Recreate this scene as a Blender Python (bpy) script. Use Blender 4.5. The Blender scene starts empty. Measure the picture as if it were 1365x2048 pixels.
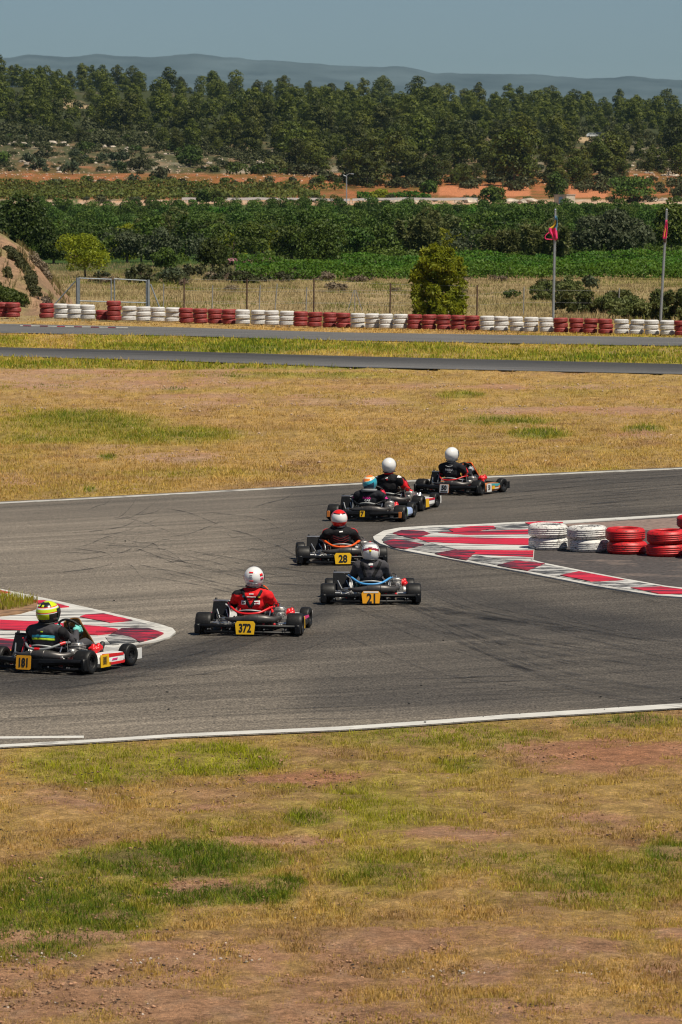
import bpy, bmesh, math, random
import numpy as np
from mathutils import Vector, Matrix, Euler
from mathutils.bvhtree import BVHTree

SC = bpy.context.scene
COL = SC.collection
R = math.radians

# ------------------------------------------------------------------ camera
H = 5.46            # camera height above the track (spectator bank)
F = 9000.0          # focal length in photo pixels (photo 1365 x 2048)
TH = math.atan(618.0 / F)
cam_d = bpy.data.cameras.new('camera')
cam = bpy.data.objects.new('camera', cam_d)
COL.objects.link(cam)
cam.location = (0, 0, H)
cam.rotation_euler = (math.pi / 2 - TH, 0, 0)
cam_d.sensor_fit = 'HORIZONTAL'
cam_d.sensor_width = 36
cam_d.lens = F / 1365.0 * 36
cam_d.clip_start = 0.5
cam_d.clip_end = 120000
cam_d.dof.use_dof = True
cam_d.dof.focus_distance = 64
cam_d.dof.aperture_fstop = 17.0
SC.camera = cam

# ------------------------------------------------------------------ sky, sun, exposure
SUNV = Vector((0.38, -0.30, 0.88)).normalized()
w = bpy.data.worlds.new('World')
SC.world = w
w.use_nodes = True
nt = w.node_tree
nt.nodes.clear()
sky = nt.nodes.new('ShaderNodeTexSky')
sky.sky_type = 'NISHITA'
sky.sun_disc = False
sky.sun_elevation = math.asin(SUNV.z)
sky.sun_rotation = math.atan2(SUNV.x, SUNV.y)
sky.air_density = 0.85
sky.dust_density = 0.8
sky.altitude = 2200
sky.ozone_density = 1.6
bg = nt.nodes.new('ShaderNodeBackground')
bg.inputs['Strength'].default_value = 0.05
ow = nt.nodes.new('ShaderNodeOutputWorld')
nt.links.new(sky.outputs[0], bg.inputs[0])
nt.links.new(bg.outputs[0], ow.inputs[0])

sl = bpy.data.lights.new('sun', 'SUN')
sl.energy = 5.0
sl.angle = R(0.53)
sl.color = (1.0, 0.915, 0.765)
so = bpy.data.objects.new('sun', sl)
COL.objects.link(so)
so.rotation_euler = SUNV.to_track_quat('Z', 'Y').to_euler()
so.location = (30, -20, 60)

SC.view_settings.view_transform = 'Standard'
SC.view_settings.look = 'None'
SC.view_settings.gamma = 1
SC.view_settings.use_curve_mapping = False
SC.view_settings.exposure = 0.24
SC.cycles.use_denoising = True
SC.cycles.filter_width = 1.15
SC.cycles.max_bounces = 6
SC.cycles.transparent_max_bounces = 12
SC.cycles.volume_bounces = 0

# ------------------------------------------------------------------ photo pixel <-> ground
CT, ST = math.cos(TH), math.sin(TH)

def ray(px, py):
    u = (px - 682.5) / F
    v = (1024.0 - py) / F
    return u, CT + v * ST, -ST + v * CT        # direction

def G(px, py, z=0.0):
    dx, dy, dz = ray(px, py)
    t = (z - H) / dz
    return (dx * t, dy * t, z)

def Gn(px, py, z=0.0):                          # numpy version
    px = np.asarray(px, float); py = np.asarray(py, float)
    u = (px - 682.5) / F; v = (1024.0 - py) / F
    t = (z - H) / (-ST + v * CT)
    return u * t, (CT + v * ST) * t

def xAt(px, Y):
    return (px - 682.5) / F * Y * 1.0

def pyOf(Y, z=0.0):
    phi = np.arctan2(np.asarray(z) - H, Y)
    return 1024.0 - F * np.tan(phi + TH)

def zFor(Y, py):
    phi = np.arctan((1024.0 - py) / F) - TH
    return H + Y * np.tan(phi)

# terrain profile: (distance, photo row of the ground there)
PD = np.array([350, 400, 500, 600, 700, 800, 880, 940, 958, 972, 1000, 1050, 1095, 1103, 1112, 1180, 1188, 1250,
               1350, 1450, 1600, 1800, 2000, 2300.])
PP = np.array([pyOf(350.), 523, 490, 467, 447, 430, 418, 408, 405, 403, 396, 384, 371, 366, 354, 345, 338, 318,
               287, 258, 228, 198, 180, 178.])

# value noise
def _hash(ix, iy, seed):
    h = (ix.astype(np.int64) * 374761393 + iy.astype(np.int64) * 668265263 + seed * 1442695041) & 0x7fffffff
    h = ((h ^ (h >> 13)) * 1274126177) & 0x7fffffff
    h = h ^ (h >> 16)
    return (h & 0xffff) / 65535.0

def vnoise(x, y, seed=0):
    x = np.asarray(x, float); y = np.asarray(y, float)
    ix = np.floor(x); iy = np.floor(y)
    fx = x - ix; fy = y - iy
    fx = fx * fx * (3 - 2 * fx); fy = fy * fy * (3 - 2 * fy)
    a = _hash(ix, iy, seed); b = _hash(ix + 1, iy, seed)
    c = _hash(ix, iy + 1, seed); d = _hash(ix + 1, iy + 1, seed)
    return (a * (1 - fx) + b * fx) * (1 - fy) + (c * (1 - fx) + d * fx) * fy

def fbm(x, y, seed=0, oct=4):
    s = 0; a = 0.5; t = 0
    for i in range(oct):
        s = s + a * vnoise(x * 2 ** i, y * 2 ** i, seed + i * 17)
        t += a; a *= 0.5
    return s / t

def sstep(a, b, x):
    t = np.clip((np.asarray(x, float) - a) / (b - a), 0, 1)
    return t * t * (3 - 2 * t)

def terrain(X, Y):
    X = np.asarray(X, float); Y = np.asarray(Y, float)
    px = 682.5 + X / np.maximum(Y, 30) * F
    py = np.interp(Y, PD, PP)
    far = sstep(1150, 1900, Y)
    tilt = (27 + np.clip((px - 683) / 683, -2.2, 2.2) * 32) * far
    py = py + tilt + far * (fbm(X / 90, Y / 160, 3, 3) - 0.5) * 26
    z = zFor(np.maximum(Y, 30), py)
    z = np.where(Y < 350, 0.0, z)
    # beyond the ridge the land falls away into the plain below the mountains
    z = np.where(Y > 2300, z - (Y - 2300) * 0.045, z)
    z = np.where(Y > 2300, np.maximum(z, -30.0), z)
    z = z + np.where(Y > 225, (fbm(X / 6, Y / 9, 5, 3) - 0.5) * np.interp(Y, [225, 280, 1000, 2000], [0, .35, .8, 2.5]), 0)
    return z

def invY(py):                                   # distance where the terrain shows at photo row py
    if py > PP[0]:
        return G(0, py)[1]
    return float(np.interp(-py, -PP, PD))

def place(px, py):                              # terrain point seen at a photo pixel
    Y = invY(py)
    X = xAt(px, Y)
    return X, Y, float(terrain(X, Y))

# ------------------------------------------------------------------ materials
MATS = {}
def srgb(r, g, b):
    f = lambda c: (c / 255 / 12.92) if c / 255 <= 0.04045 else ((c / 255 + 0.055) / 1.055) ** 2.4
    return (f(r), f(g), f(b))

def mat(name, c, rough=0.5, metal=0.0, var=0.25, scale=18.0, bump=0.0, dirt=None, dirt_amt=0.0, dirt_scale=6.0,
        stretch=None, spec=0.5, coat=0.0, rand=0.0):
    if name in MATS: return MATS[name]
    m = bpy.data.materials.new(name); m.use_nodes = True
    N = m.node_tree.nodes; L = m.node_tree.links
    b = N['Principled BSDF']
    b.inputs['Roughness'].default_value = rough
    b.inputs['Metallic'].default_value = metal
    b.inputs['Specular IOR Level'].default_value = spec
    b.inputs['Coat Weight'].default_value = coat
    tc = N.new('ShaderNodeTexCoord'); mp = N.new('ShaderNodeMapping')
    L.new(tc.outputs['Object'], mp.inputs[0])
    if stretch: mp.inputs['Scale'].default_value = stretch
    n = N.new('ShaderNodeTexNoise'); n.inputs['Scale'].default_value = scale; n.inputs['Detail'].default_value = 6
    L.new(mp.outputs[0], n.inputs['Vector'])
    r = N.new('ShaderNodeValToRGB')
    r.color_ramp.elements[0].position = 0.3; r.color_ramp.elements[1].position = 0.7
    r.color_ramp.elements[0].color = tuple(x * (1 - var) for x in c) + (1,)
    r.color_ramp.elements[1].color = tuple(min(1, x * (1 + var)) for x in c) + (1,)
    L.new(n.outputs['Fac'], r.inputs[0])
    out = r.outputs[0]
    if dirt is not None:
        n2 = N.new('ShaderNodeTexNoise'); n2.inputs['Scale'].default_value = dirt_scale; n2.inputs['Detail'].default_value = 9
        n2.inputs['Roughness'].default_value = 0.7
        L.new(mp.outputs[0], n2.inputs['Vector'])
        rr = N.new('ShaderNodeValToRGB')
        lo = 0.72 - 0.42 * dirt_amt
        rr.color_ramp.elements[0].position = lo; rr.color_ramp.elements[1].position = min(1, lo + 0.12)
        L.new(n2.outputs['Fac'], rr.inputs[0])
        mx = N.new('ShaderNodeMix'); mx.data_type = 'RGBA'
        L.new(rr.outputs[0], mx.inputs[0]); L.new(out, mx.inputs[6]); mx.inputs[7].default_value = tuple(dirt) + (1,)
        out = mx.outputs[2]
    if rand:
        oi = N.new('ShaderNodeObjectInfo')
        hs = N.new('ShaderNodeHueSaturation')
        mr = N.new('ShaderNodeMapRange')
        mr.inputs['To Min'].default_value = 1 - rand; mr.inputs['To Max'].default_value = 1 + rand
        L.new(oi.outputs['Random'], mr.inputs[0]); L.new(mr.outputs[0], hs.inputs['Value'])
        L.new(out, hs.inputs['Color']); out = hs.outputs[0]
    L.new(out, b.inputs['Base Color'])
    if bump:
        bp = N.new('ShaderNodeBump'); bp.inputs['Strength'].default_value = bump; bp.inputs['Distance'].default_value = 0.02
        L.new(n.outputs['Fac'], bp.inputs['Height']); L.new(bp.outputs[0], b.inputs['Normal'])
    MATS[name] = m
    return m

def leafmat(name, c, c2, trans=0.25, rand=0.25, scale=0.6, dry=None, rough=0.6):
    if name in MATS: return MATS[name]
    m = bpy.data.materials.new(name); m.use_nodes = True
    N = m.node_tree.nodes; L = m.node_tree.links
    b = N['Principled BSDF']; o = N['Material Output']
    b.inputs['Roughness'].default_value = rough; b.inputs['Specular IOR Level'].default_value = 0.25
    tc = N.new('ShaderNodeTexCoord'); n = N.new('ShaderNodeTexNoise'); n.inputs['Scale'].default_value = scale
    n.inputs['Detail'].default_value = 5; n.inputs['Roughness'].default_value = 0.7
    L.new(tc.outputs['Object'], n.inputs['Vector'])
    r = N.new('ShaderNodeValToRGB'); r.color_ramp.elements[0].position = .32; r.color_ramp.elements[1].position = .68
    r.color_ramp.elements[0].color = tuple(c) + (1,); r.color_ramp.elements[1].color = tuple(c2) + (1,)
    L.new(n.outputs['Fac'], r.inputs[0])
    oi = N.new('ShaderNodeObjectInfo'); hs = N.new('ShaderNodeHueSaturation')
    mr = N.new('ShaderNodeMapRange'); mr.inputs['To Min'].default_value = 1 - rand; mr.inputs['To Max'].default_value = 1 + rand
    L.new(oi.outputs['Random'], mr.inputs[0]); L.new(mr.outputs[0], hs.inputs['Value'])
    mu = N.new('ShaderNodeMath'); mu.operation = 'MULTIPLY'; mu.inputs[1].default_value = 7.31
    fr = N.new('ShaderNodeMath'); fr.operation = 'FRACT'
    L.new(oi.outputs['Random'], mu.inputs[0]); L.new(mu.outputs[0], fr.inputs[0])
    m2 = N.new('ShaderNodeMapRange'); m2.inputs['To Min'].default_value = .485; m2.inputs['To Max'].default_value = .512
    L.new(fr.outputs[0], m2.inputs[0]); L.new(m2.outputs[0], hs.inputs['Hue'])
    L.new(r.outputs[0], hs.inputs['Color']); L.new(hs.outputs[0], b.inputs['Base Color'])
    t = N.new('ShaderNodeBsdfTranslucent'); L.new(hs.outputs[0], t.inputs[0])
    mx = N.new('ShaderNodeMixShader'); mx.inputs[0].default_value = trans
    L.new(b.outputs[0], mx.inputs[1]); L.new(t.outputs[0], mx.inputs[2]); L.new(mx.outputs[0], o.inputs[0])
    MATS[name] = m
    return m

def attrmat(name, trans=0.0, rough=0.9, noise=(), bump=0.0, bscale=30.0, spec=0.2):
    """base colour from the 'col' attribute, varied by stacked world-space noises (scale, low, high)."""
    m = bpy.data.materials.new(name); m.use_nodes = True
    N = m.node_tree.nodes; L = m.node_tree.links
    b = N['Principled BSDF']; o = N['Material Output']
    b.inputs['Roughness'].default_value = rough; b.inputs['Specular IOR Level'].default_value = spec
    a = N.new('ShaderNodeAttribute'); a.attribute_name = 'col'
    out = a.outputs['Color']
    tc = N.new('ShaderNodeTexCoord')
    last = None
    for (sc, lo, hi) in noise:
        n = N.new('ShaderNodeTexNoise'); n.inputs['Scale'].default_value = sc; n.inputs['Detail'].default_value = 5
        n.inputs['Roughness'].default_value = 0.65
        L.new(tc.outputs['Object'], n.inputs['Vector'])
        mr = N.new('ShaderNodeMapRange'); mr.inputs['From Min'].default_value = .3; mr.inputs['From Max'].default_value = .7
        mr.inputs['To Min'].default_value = lo; mr.inputs['To Max'].default_value = hi
        L.new(n.outputs['Fac'], mr.inputs[0])
        vm = N.new('ShaderNodeVectorMath'); vm.operation = 'SCALE'
        L.new(out, vm.inputs[0]); L.new(mr.outputs[0], vm.inputs['Scale'])
        out = vm.outputs[0]; last = n
    L.new(out, b.inputs['Base Color'])
    if bump and last:
        bp = N.new('ShaderNodeBump'); bp.inputs['Strength'].default_value = bump; bp.inputs['Distance'].default_value = .05
        L.new(last.outputs['Fac'], bp.inputs['Height']); L.new(bp.outputs[0], b.inputs['Normal'])
    if trans:
        t = N.new('ShaderNodeBsdfTranslucent'); L.new(out, t.inputs[0])
        mx = N.new('ShaderNodeMixShader'); mx.inputs[0].default_value = trans
        L.new(b.outputs[0], mx.inputs[1]); L.new(t.outputs[0], mx.inputs[2]); L.new(mx.outputs[0], o.inputs[0])
    MATS[name] = m
    return m

# ------------------------------------------------------------------ object helpers
def tag(o, label=None, cat=None, group=None, kind=None):
    if label: o['label'] = label
    if cat: o['category'] = cat
    if group: o['group'] = group
    if kind: o['kind'] = kind
    return o

def link(name, data, parent=None, loc=(0, 0, 0), rot=(0, 0, 0), scale=(1, 1, 1)):
    o = bpy.data.objects.new(name, data); COL.objects.link(o)
    o.location = loc; o.rotation_euler = rot; o.scale = scale
    if parent is not None: o.parent = parent
    return o

def empty(name, loc=(0, 0, 0), rot=(0, 0, 0), parent=None):
    o = link(name, None, parent, loc, rot)
    o.empty_display_size = 0.3
    return o

def npmesh(name, V, Fc, mats=(), col=None, smooth=False, midx=None):
    """mesh from numpy arrays; Fc is (n,3) or (n,4)."""
    V = np.asarray(V, np.float32); Fc = np.asarray(Fc, np.int32)
    me = bpy.data.meshes.new(name)
    k = Fc.shape[1]
    me.vertices.add(len(V)); me.vertices.foreach_set('co', V.ravel())
    me.loops.add(Fc.size); me.loops.foreach_set('vertex_index', Fc.ravel())
    me.polygons.add(len(Fc)); me.polygons.foreach_set('loop_start', np.arange(0, Fc.size, k, dtype=np.int32))
    me.polygons.foreach_set('loop_total', np.full(len(Fc), k, np.int32))
    if smooth: me.polygons.foreach_set('use_smooth', np.ones(len(Fc), bool))
    for m in mats: me.materials.append(m)
    if midx is not None: me.polygons.foreach_set('material_index', np.asarray(midx, np.int32))
    me.update(calc_edges=True)
    if col is not None:
        a = me.attributes.new('col', 'FLOAT_COLOR', 'POINT')
        c4 = np.ones((len(V), 4), np.float32); c4[:, :3] = col
        a.data.foreach_set('color', c4.ravel())
    return me

def bmesh_mesh(name, bm, mats, smooth=True):
    me = bpy.data.meshes.new(name)
    bmesh.ops.recalc_face_normals(bm, faces=bm.faces)
    bm.to_mesh(me); bm.free()
    for m in (mats if isinstance(mats, (list, tuple)) else [mats]): me.materials.append(m)
    if smooth:
        me.polygons.foreach_set('use_smooth', [True] * len(me.polygons))
        me.set_sharp_from_angle(angle=R(40))
    return me

def obj(name, bm, m, parent=None, smooth=True, **kw):
    return link(name, bmesh_mesh(name, bm, m, smooth), parent, **kw)

def B(): return bmesh.new()

def box(bm, c, s, rot=None, bev=0.0, seg=1):
    M = Matrix.Translation(c)
    if rot: M = M @ Euler(rot).to_matrix().to_4x4()
    M = M @ Matrix.Diagonal((s[0], s[1], s[2], 1))
    r = bmesh.ops.create_cube(bm, size=1, matrix=M)
    if bev:
        es = set()
        for v in r['verts']:
            for e in v.link_edges: es.add(e)
        bmesh.ops.bevel(bm, geom=list(es), offset=bev, segments=seg, affect='EDGES')
    return bm

def tube(bm, pts, r, seg=8, caps=True):
    pts = [Vector(p) for p in pts]
    n = len(pts)
    rs = [r] * n if isinstance(r, (int, float)) else list(r)
    t0 = (pts[1] - pts[0]).normalized()
    up = Vector((0, 0, 1)) if abs(t0.z) < 0.9 else Vector((1, 0, 0))
    a = t0.cross(up).normalized(); rings = []
    for i, p in enumerate(pts):
        if i == 0: t = t0
        elif i == n - 1: t = (pts[-1] - pts[-2]).normalized()
        else: t = ((pts[i + 1] - p).normalized() + (p - pts[i - 1]).normalized()).normalized()
        a = (a - t * a.dot(t)).normalized(); b = t.cross(a)
        rings.append([bm.verts.new(p + (a * math.cos(q) + b * math.sin(q)) * rs[i])
                      for q in (2 * math.pi * k / seg for k in range(seg))])
    for i in range(n - 1):
        for k in range(seg):
            bm.faces.new((rings[i][k], rings[i][(k + 1) % seg], rings[i + 1][(k + 1) % seg], rings[i + 1][k]))
    if caps:
        bm.faces.new(rings[0][::-1]); bm.faces.new(rings[-1])
    return bm

def smooth_path(pts, n=6):
    """Catmull-Rom through pts."""
    P = [Vector(p) for p in pts]; P = [P[0] * 2 - P[1]] + P + [P[-1] * 2 - P[-2]]
    out = []
    for i in range(1, len(P) - 2):
        for k in range(n):
            t = k / n
            a, b, c, d = P[i - 1], P[i], P[i + 1], P[i + 2]
            out.append(0.5 * ((2 * b) + (c - a) * t + (2 * a - 5 * b + 4 * c - d) * t * t + (3 * b - a - 3 * c + d) * t ** 3))
    out.append(P[-2])
    return out

def lathe(bm, prof, M=None, seg=24, close=False):
    """prof [(r,h)] round local Z; M maps local to final."""
    M = M or Matrix.Identity(4)
    rings = []
    for (r, h) in prof:
        rings.append([bm.verts.new(M @ Vector((r * math.cos(2 * math.pi * k / seg), r * math.sin(2 * math.pi * k / seg), h)))
                      for k in range(seg)])
    n = len(rings)
    for i in range(n if close else n - 1):
        j = (i + 1) % n
        for k in range(seg):
            bm.faces.new((rings[i][k], rings[i][(k + 1) % seg], rings[j][(k + 1) % seg], rings[j][k]))
    if not close:
        if prof[0][0] > 1e-5: bm.faces.new(rings[0][::-1])
        if prof[-1][0] > 1e-5: bm.faces.new(rings[-1])
    return bm

def prism(bm, pts2, M, th):
    """extrude polygon (x,y) by th along +Z of M."""
    a = [bm.verts.new(M @ Vector((x, y, 0))) for x, y in pts2]
    b = [bm.verts.new(M @ Vector((x, y, th))) for x, y in pts2]
    n = len(pts2)
    bm.faces.new(a[::-1]); bm.faces.new(b)
    for i in range(n): bm.faces.new((a[i], a[(i + 1) % n], b[(i + 1) % n], b[i]))
    return bm

ALONG_X = Matrix.Rotation(math.pi / 2, 4, 'Y')
def at(x, y, z, M=None):
    return Matrix.Translation((x, y, z)) @ (M or Matrix.Identity(4))

def copy_thing(o, loc=None, rz=None, scale=None, label=None, parent=None):
    c = o.copy(); COL.objects.link(c)
    if parent is not None: c.parent = parent
    if loc is not None: c.location = loc
    if rz is not None: c.rotation_euler = (0, 0, rz)
    if scale is not None: c.scale = scale
    if label: c['label'] = label
    for ch in o.children: copy_thing(ch, parent=c)
    return c

def textmesh(s, size, m, ext=0.001, bold=0.0, xs=1.0, name='number'):
    cu = bpy.data.curves.new('t', 'FONT'); cu.body = s; cu.size = size; cu.extrude = ext; cu.offset = bold
    cu.align_x = 'CENTER'; cu.align_y = 'CENTER'; cu.resolution_u = 4
    t = bpy.data.objects.new('t', cu); COL.objects.link(t)
    dg = bpy.context.evaluated_depsgraph_get()
    me = bpy.data.meshes.new_from_object(t.evaluated_get(dg))
    bpy.data.objects.remove(t); bpy.data.curves.remove(cu)
    co = np.empty(len(me.vertices) * 3, np.float32); me.vertices.foreach_get('co', co)
    co = co.reshape(-1, 3); co[:, 0] *= xs
    lo, hi = co.min(0), co.max(0)
    co[:, :2] -= ((lo + hi) / 2)[:2]
    me.vertices.foreach_set('co', co.ravel()); me.update()
    me.name = name
    me.materials.clear(); me.materials.append(m)
    return me

def interp_line(pts, px):
    a = np.array(pts, float)
    px = np.asarray(px, float)
    y = np.interp(px, a[:, 0], a[:, 1])
    s0 = (a[1, 1] - a[0, 1]) / (a[1, 0] - a[0, 0]); s1 = (a[-1, 1] - a[-2, 1]) / (a[-1, 0] - a[-2, 0])
    y = np.where(px < a[0, 0], a[0, 1] + s0 * (px - a[0, 0]), y)
    y = np.where(px > a[-1, 0], a[-1, 1] + s1 * (px - a[-1, 0]), y)
    return y
# ================================================================== THE SETTING
UP_LINE = [(0, 1003), (120, 997), (350, 985), (600, 971), (750, 963), (1000, 950), (1200, 941), (1365, 934)]
LO_LINE = [(0, 1497), (170, 1488), (350, 1476.5), (683, 1462.5), (860, 1451), (1015, 1439.5), (1190, 1429), (1365, 1418)]
T1 = ([(0, 647), (350, 654), (665, 664), (1365, 675)], [(0, 665), (350, 671), (665, 680), (1365, 692)])   # far track
T2 = ([(0, 694), (350, 702), (665, 711), (1365, 728)], [(0, 712), (350, 721), (665, 733), (1365, 748)])   # nearer of the two

def in_track(px, py, pad=0):
    m = (py > interp_line(UP_LINE, px) + pad) & (py < interp_line(LO_LINE, px) - pad)
    for a, b in (T1, T2):
        m |= (py > interp_line(a, px) + pad * .3) & (py < interp_line(b, px) - pad * .3)
    return m

def ell(px, py, cx, cy, rx, ry):
    return np.clip(1 - ((px - cx) / rx) ** 2 - ((py - cy) / ry) ** 2, 0, 1)

GREEN_NEAR = [(430, 1510, 150, 30, 1.5), (180, 1520, 200, 40, .9), (860, 1455, 160, 14, 1.0), (1250, 1438, 160, 14, 1.0),
              (330, 1715, 260, 45, 1.2), (90, 1810, 260, 110, 1.1), (420, 1782, 190, 26, 1.3), (560, 1760, 60, 20, 1),
              (1150, 1760, 260, 70, .55), (930, 1720, 220, 40, .7), (760, 1600, 130, 60, .45), (930, 1520, 70, 20, .9),
              (620, 1630, 60, 20, 1), (1340, 1690, 60, 30, .9), (780, 1740, 150, 50, .6), (430, 1640, 120, 30, .3),
              (840, 1470, 300, 24, .6), (560, 1560, 60, 14, .4)]
BARE_NEAR = [(1240, 1510, 230, 45, .95), (1080, 1490, 120, 18, .6), (620, 1545, 150, 16, .7), (440, 1610, 160, 12, .5),
             (930, 1665, 130, 18, .9), (1180, 1640, 120, 30, .7), (560, 1675, 140, 14, .8), (380, 1760, 90, 14, 1.2),
             (150, 1980, 420, 90, 1.3), (760, 1890, 260, 40, .9), (500, 1900, 300, 25, .9), (1200, 1900, 300, 30, .6),
             (350, 1960, 200, 40, .6), (130, 1600, 120, 40, .5), (1000, 1990, 200, 50, .5)]
GREEN_MID = [(120, 850, 260, 36, .85), (330, 868, 170, 22, .75), (20, 845, 90, 45, .6), (215, 911, 22, 7, 1.5), (60, 772, 140, 9, 1.0),
             (560, 748, 500, 7, .5), (1080, 865, 70, 14, .75), (920, 787, 60, 10, .8), (1020, 838, 110, 9, .7), (350, 775, 30, 5, 1.3),
             (760, 942, 600, 14, .4), (1290, 855, 50, 10, .8), (180, 978, 16, 6, 1), (1245, 945, 70, 8, .5)]
BARE_MID = [(90, 745, 420, 20, .8), (240, 765, 330, 18, .8), (560, 800, 300, 10, .7), (1150, 818, 230, 11, 1.0), (1000, 770, 420, 6, .5),
            (300, 905, 180, 20, .6), (1290, 865, 90, 10, .7), (760, 935, 160, 12, .5), (420, 790, 300, 8, .6), (1060, 822, 120, 6, 1), (30, 960, 60, 20, .6)]

C_STRAW = np.array([.62, .410, .120]); C_STRAW2 = np.array([.48, .305, .10]); C_OLIVE = np.array([.39, .330, .038])
C_GREEN = np.array([.185, .225, .018]); C_LIME = np.array([.38, .39, .014]); C_DEEP = np.array([.095, .155, .014])
C_SOIL = np.array([.41, .225, .125]); C_RED = np.array([.42, .185, .095]); C_PALE = np.array([.48, .33, .22])

def patches(X, Y, px, py):
    """green (0..) and bare (0..1) amounts for the open grass."""
    g = np.zeros_like(px); b = np.zeros_like(px)
    near = py > 1380
    n = fbm(X / 1.1, Y / 2.2, 11, 4); n2 = fbm(X / .28, Y / .5, 21, 3)
    big = fbm(X / 3.2, Y / 6, 31, 3)
    m1 = fbm(X / 3.5, Y / 9, 41, 4); m2 = fbm(X / 1.0, Y / 3, 51, 3)
    for c in GREEN_NEAR: g = np.where(near, np.maximum(g, ell(px, py, *c[:4]) ** .6 * c[4]), g)
    for c in BARE_NEAR: b = np.where(near, np.maximum(b, ell(px, py, *c[:4]) ** .6 * c[4]), b)
    for c in GREEN_MID: g = np.where(~near, np.maximum(g, ell(px, py, *c[:4]) ** .6 * c[4]), g)
    for c in BARE_MID: b = np.where(~near, np.maximum(b, ell(px, py, *c[:4]) ** .6 * c[4]), b)
    b = np.where(py > 1850, np.maximum(b, .46), b)
    # noise breaks the edges of every patch
    g = np.where(near, g * (.35 + 1.3 * n) + (n - .5) * .9 + (n2 - .5) * .5 + .12, g * (.3 + 1.4 * m1) + (m1 - .55) * .8 + (m2 - .5) * .3)
    b = np.where(near, b * (.4 + 1.2 * n2) + (big - .5) * .7 + (n2 - .55) * 1.1, b * (.3 + 1.4 * m2) + (m2 - .55) * .9)
    strip = (py < 735) & (py > 655)
    g = np.where(strip, .42 + (m1 - .4) * 1.4 + np.where((px > 150) & (px < 560), .25, 0), g)
    b = np.where(strip, (m2 - .62) * 1.2, b)
    verge = (py <= 668) & (py > 640)
    g = np.where(verge, (m2 - .5) * .9, g)
    return np.clip(g, 0, 1.5), np.clip(b, 0, 1)

def mixc(a, b, t):
    return a + (b - a) * np.clip(t, 0, 1)[:, None]

def veg_color(X, Y, px, py, g, rnd):
    n = fbm(X / 2.3, Y / 5, 61, 3)
    base = mixc(np.tile(C_STRAW, (len(X), 1)), C_STRAW2, rnd * .8)
    base = mixc(base, C_OLIVE, (n - .40) * np.where(py > 1380, 1.25, .75))
    base = mixc(base, np.array([.36, .21, .10]), (fbm(X / .9, Y / 1.6, 63, 3) - .52) * np.where(py > 1380, 4.0, 2.5))
    out = mixc(base, C_OLIVE, g * 2)
    out = mixc(out, C_GREEN, (g - .35) * 1.8)
    out = mixc(out, C_DEEP, (g - .95) * 2.2)
    lime = ell(px, py, 430, 1508, 170, 34) + ell(px, py, 180, 1520, 240, 40) * .6 + ell(px, py, 870, 1455, 240, 25) * .7 + ell(px, py, 760, 1600, 260, 130) * .5
    out = mixc(out, C_LIME, lime * (.3 + rnd))
    return out * (.50 + .95 * rnd)[:, None]

# ---- ground sheet (grid that follows the terrain out to the horizon)
rows = [-25., -5., 10., 20., 26.]
pyr = np.arange(2120, 640, -3.2)
rows += list(Gn(np.zeros_like(pyr), pyr)[1])
r2 = []
y = rows[-1]
while y < 2400:
    y += max(1.6, (y - 150) * .0095); r2.append(y)
rows += r2 + [2600, 3000, 3600, 4500, 6000, 8000, 11000, 15000, 20000, 27500]
RY = np.array(rows)
cpx = np.concatenate([np.array([-9000, -5000, -3000, -2000, -1400, -1000, -750]), np.arange(-560, 1930, 7.0), np.array([2100, 2400, 2800, 3500, 4500, 6500, 10000])])
PXg, RYg = np.meshgrid(cpx, RY)
Xg = np.clip((PXg - 682.5) / F * np.maximum(RYg, 26), -7800, 7800); Yg = RYg
Zg = terrain(Xg, Yg)
Xf, Yf, Zf, pxf = Xg.ravel(), Yg.ravel(), Zg.ravel(), PXg.ravel()
pyf = pyOf(np.maximum(Yf, 26), 0)                       # row on the flat
pyt = np.where(Yf < 350, pyf, np.interp(Yf, PD, PP))   # row on the terrain
near_flat = Yf < 225
tr = in_track(pxf, pyf, 9) & near_flat
edge_f = np.minimum(np.abs(pyf - interp_line(LO_LINE, pxf)), np.abs(pyf - interp_line(UP_LINE, pxf)))
edge_f = np.where(in_track(pxf, pyf, 0), 0, np.clip(edge_f / 45, 0, 1))
bumps = (fbm(Xf / .35, Yf / .5, 71, 3) - .5) * .07 + (fbm(Xf / 3, Yf / 4, 73, 3) - .5) * .10
Zf = np.where(near_flat, np.where(tr, -.09, (bumps - .035) * edge_f - .010), Zf)
g, bar = patches(Xf, Yf, pxf, pyf)
rn = fbm(Xf / .12, Yf / .2, 81, 2)
cveg = veg_color(Xf, Yf, pxf, pyf, g * .8, rn) * .8
soil = mixc(np.tile(C_SOIL, (len(Xf), 1)), C_PALE, np.where(pyf < 1000, (fbm(Xf / 1.5, Yf / 2, 83, 3) - .3) * 1.3, (rn - .5)))
red_n = ell(pxf, pyf, 1260, 1500, 260, 60) + ell(pxf, pyf, 620, 1545, 170, 25)
soil = mixc(soil, C_RED * .9, red_n * .7 * (pyf > 1380))
cg = mixc(cveg, soil, np.where(pyf > 1380, .35 + bar, .2 + bar * 1.2))
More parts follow.
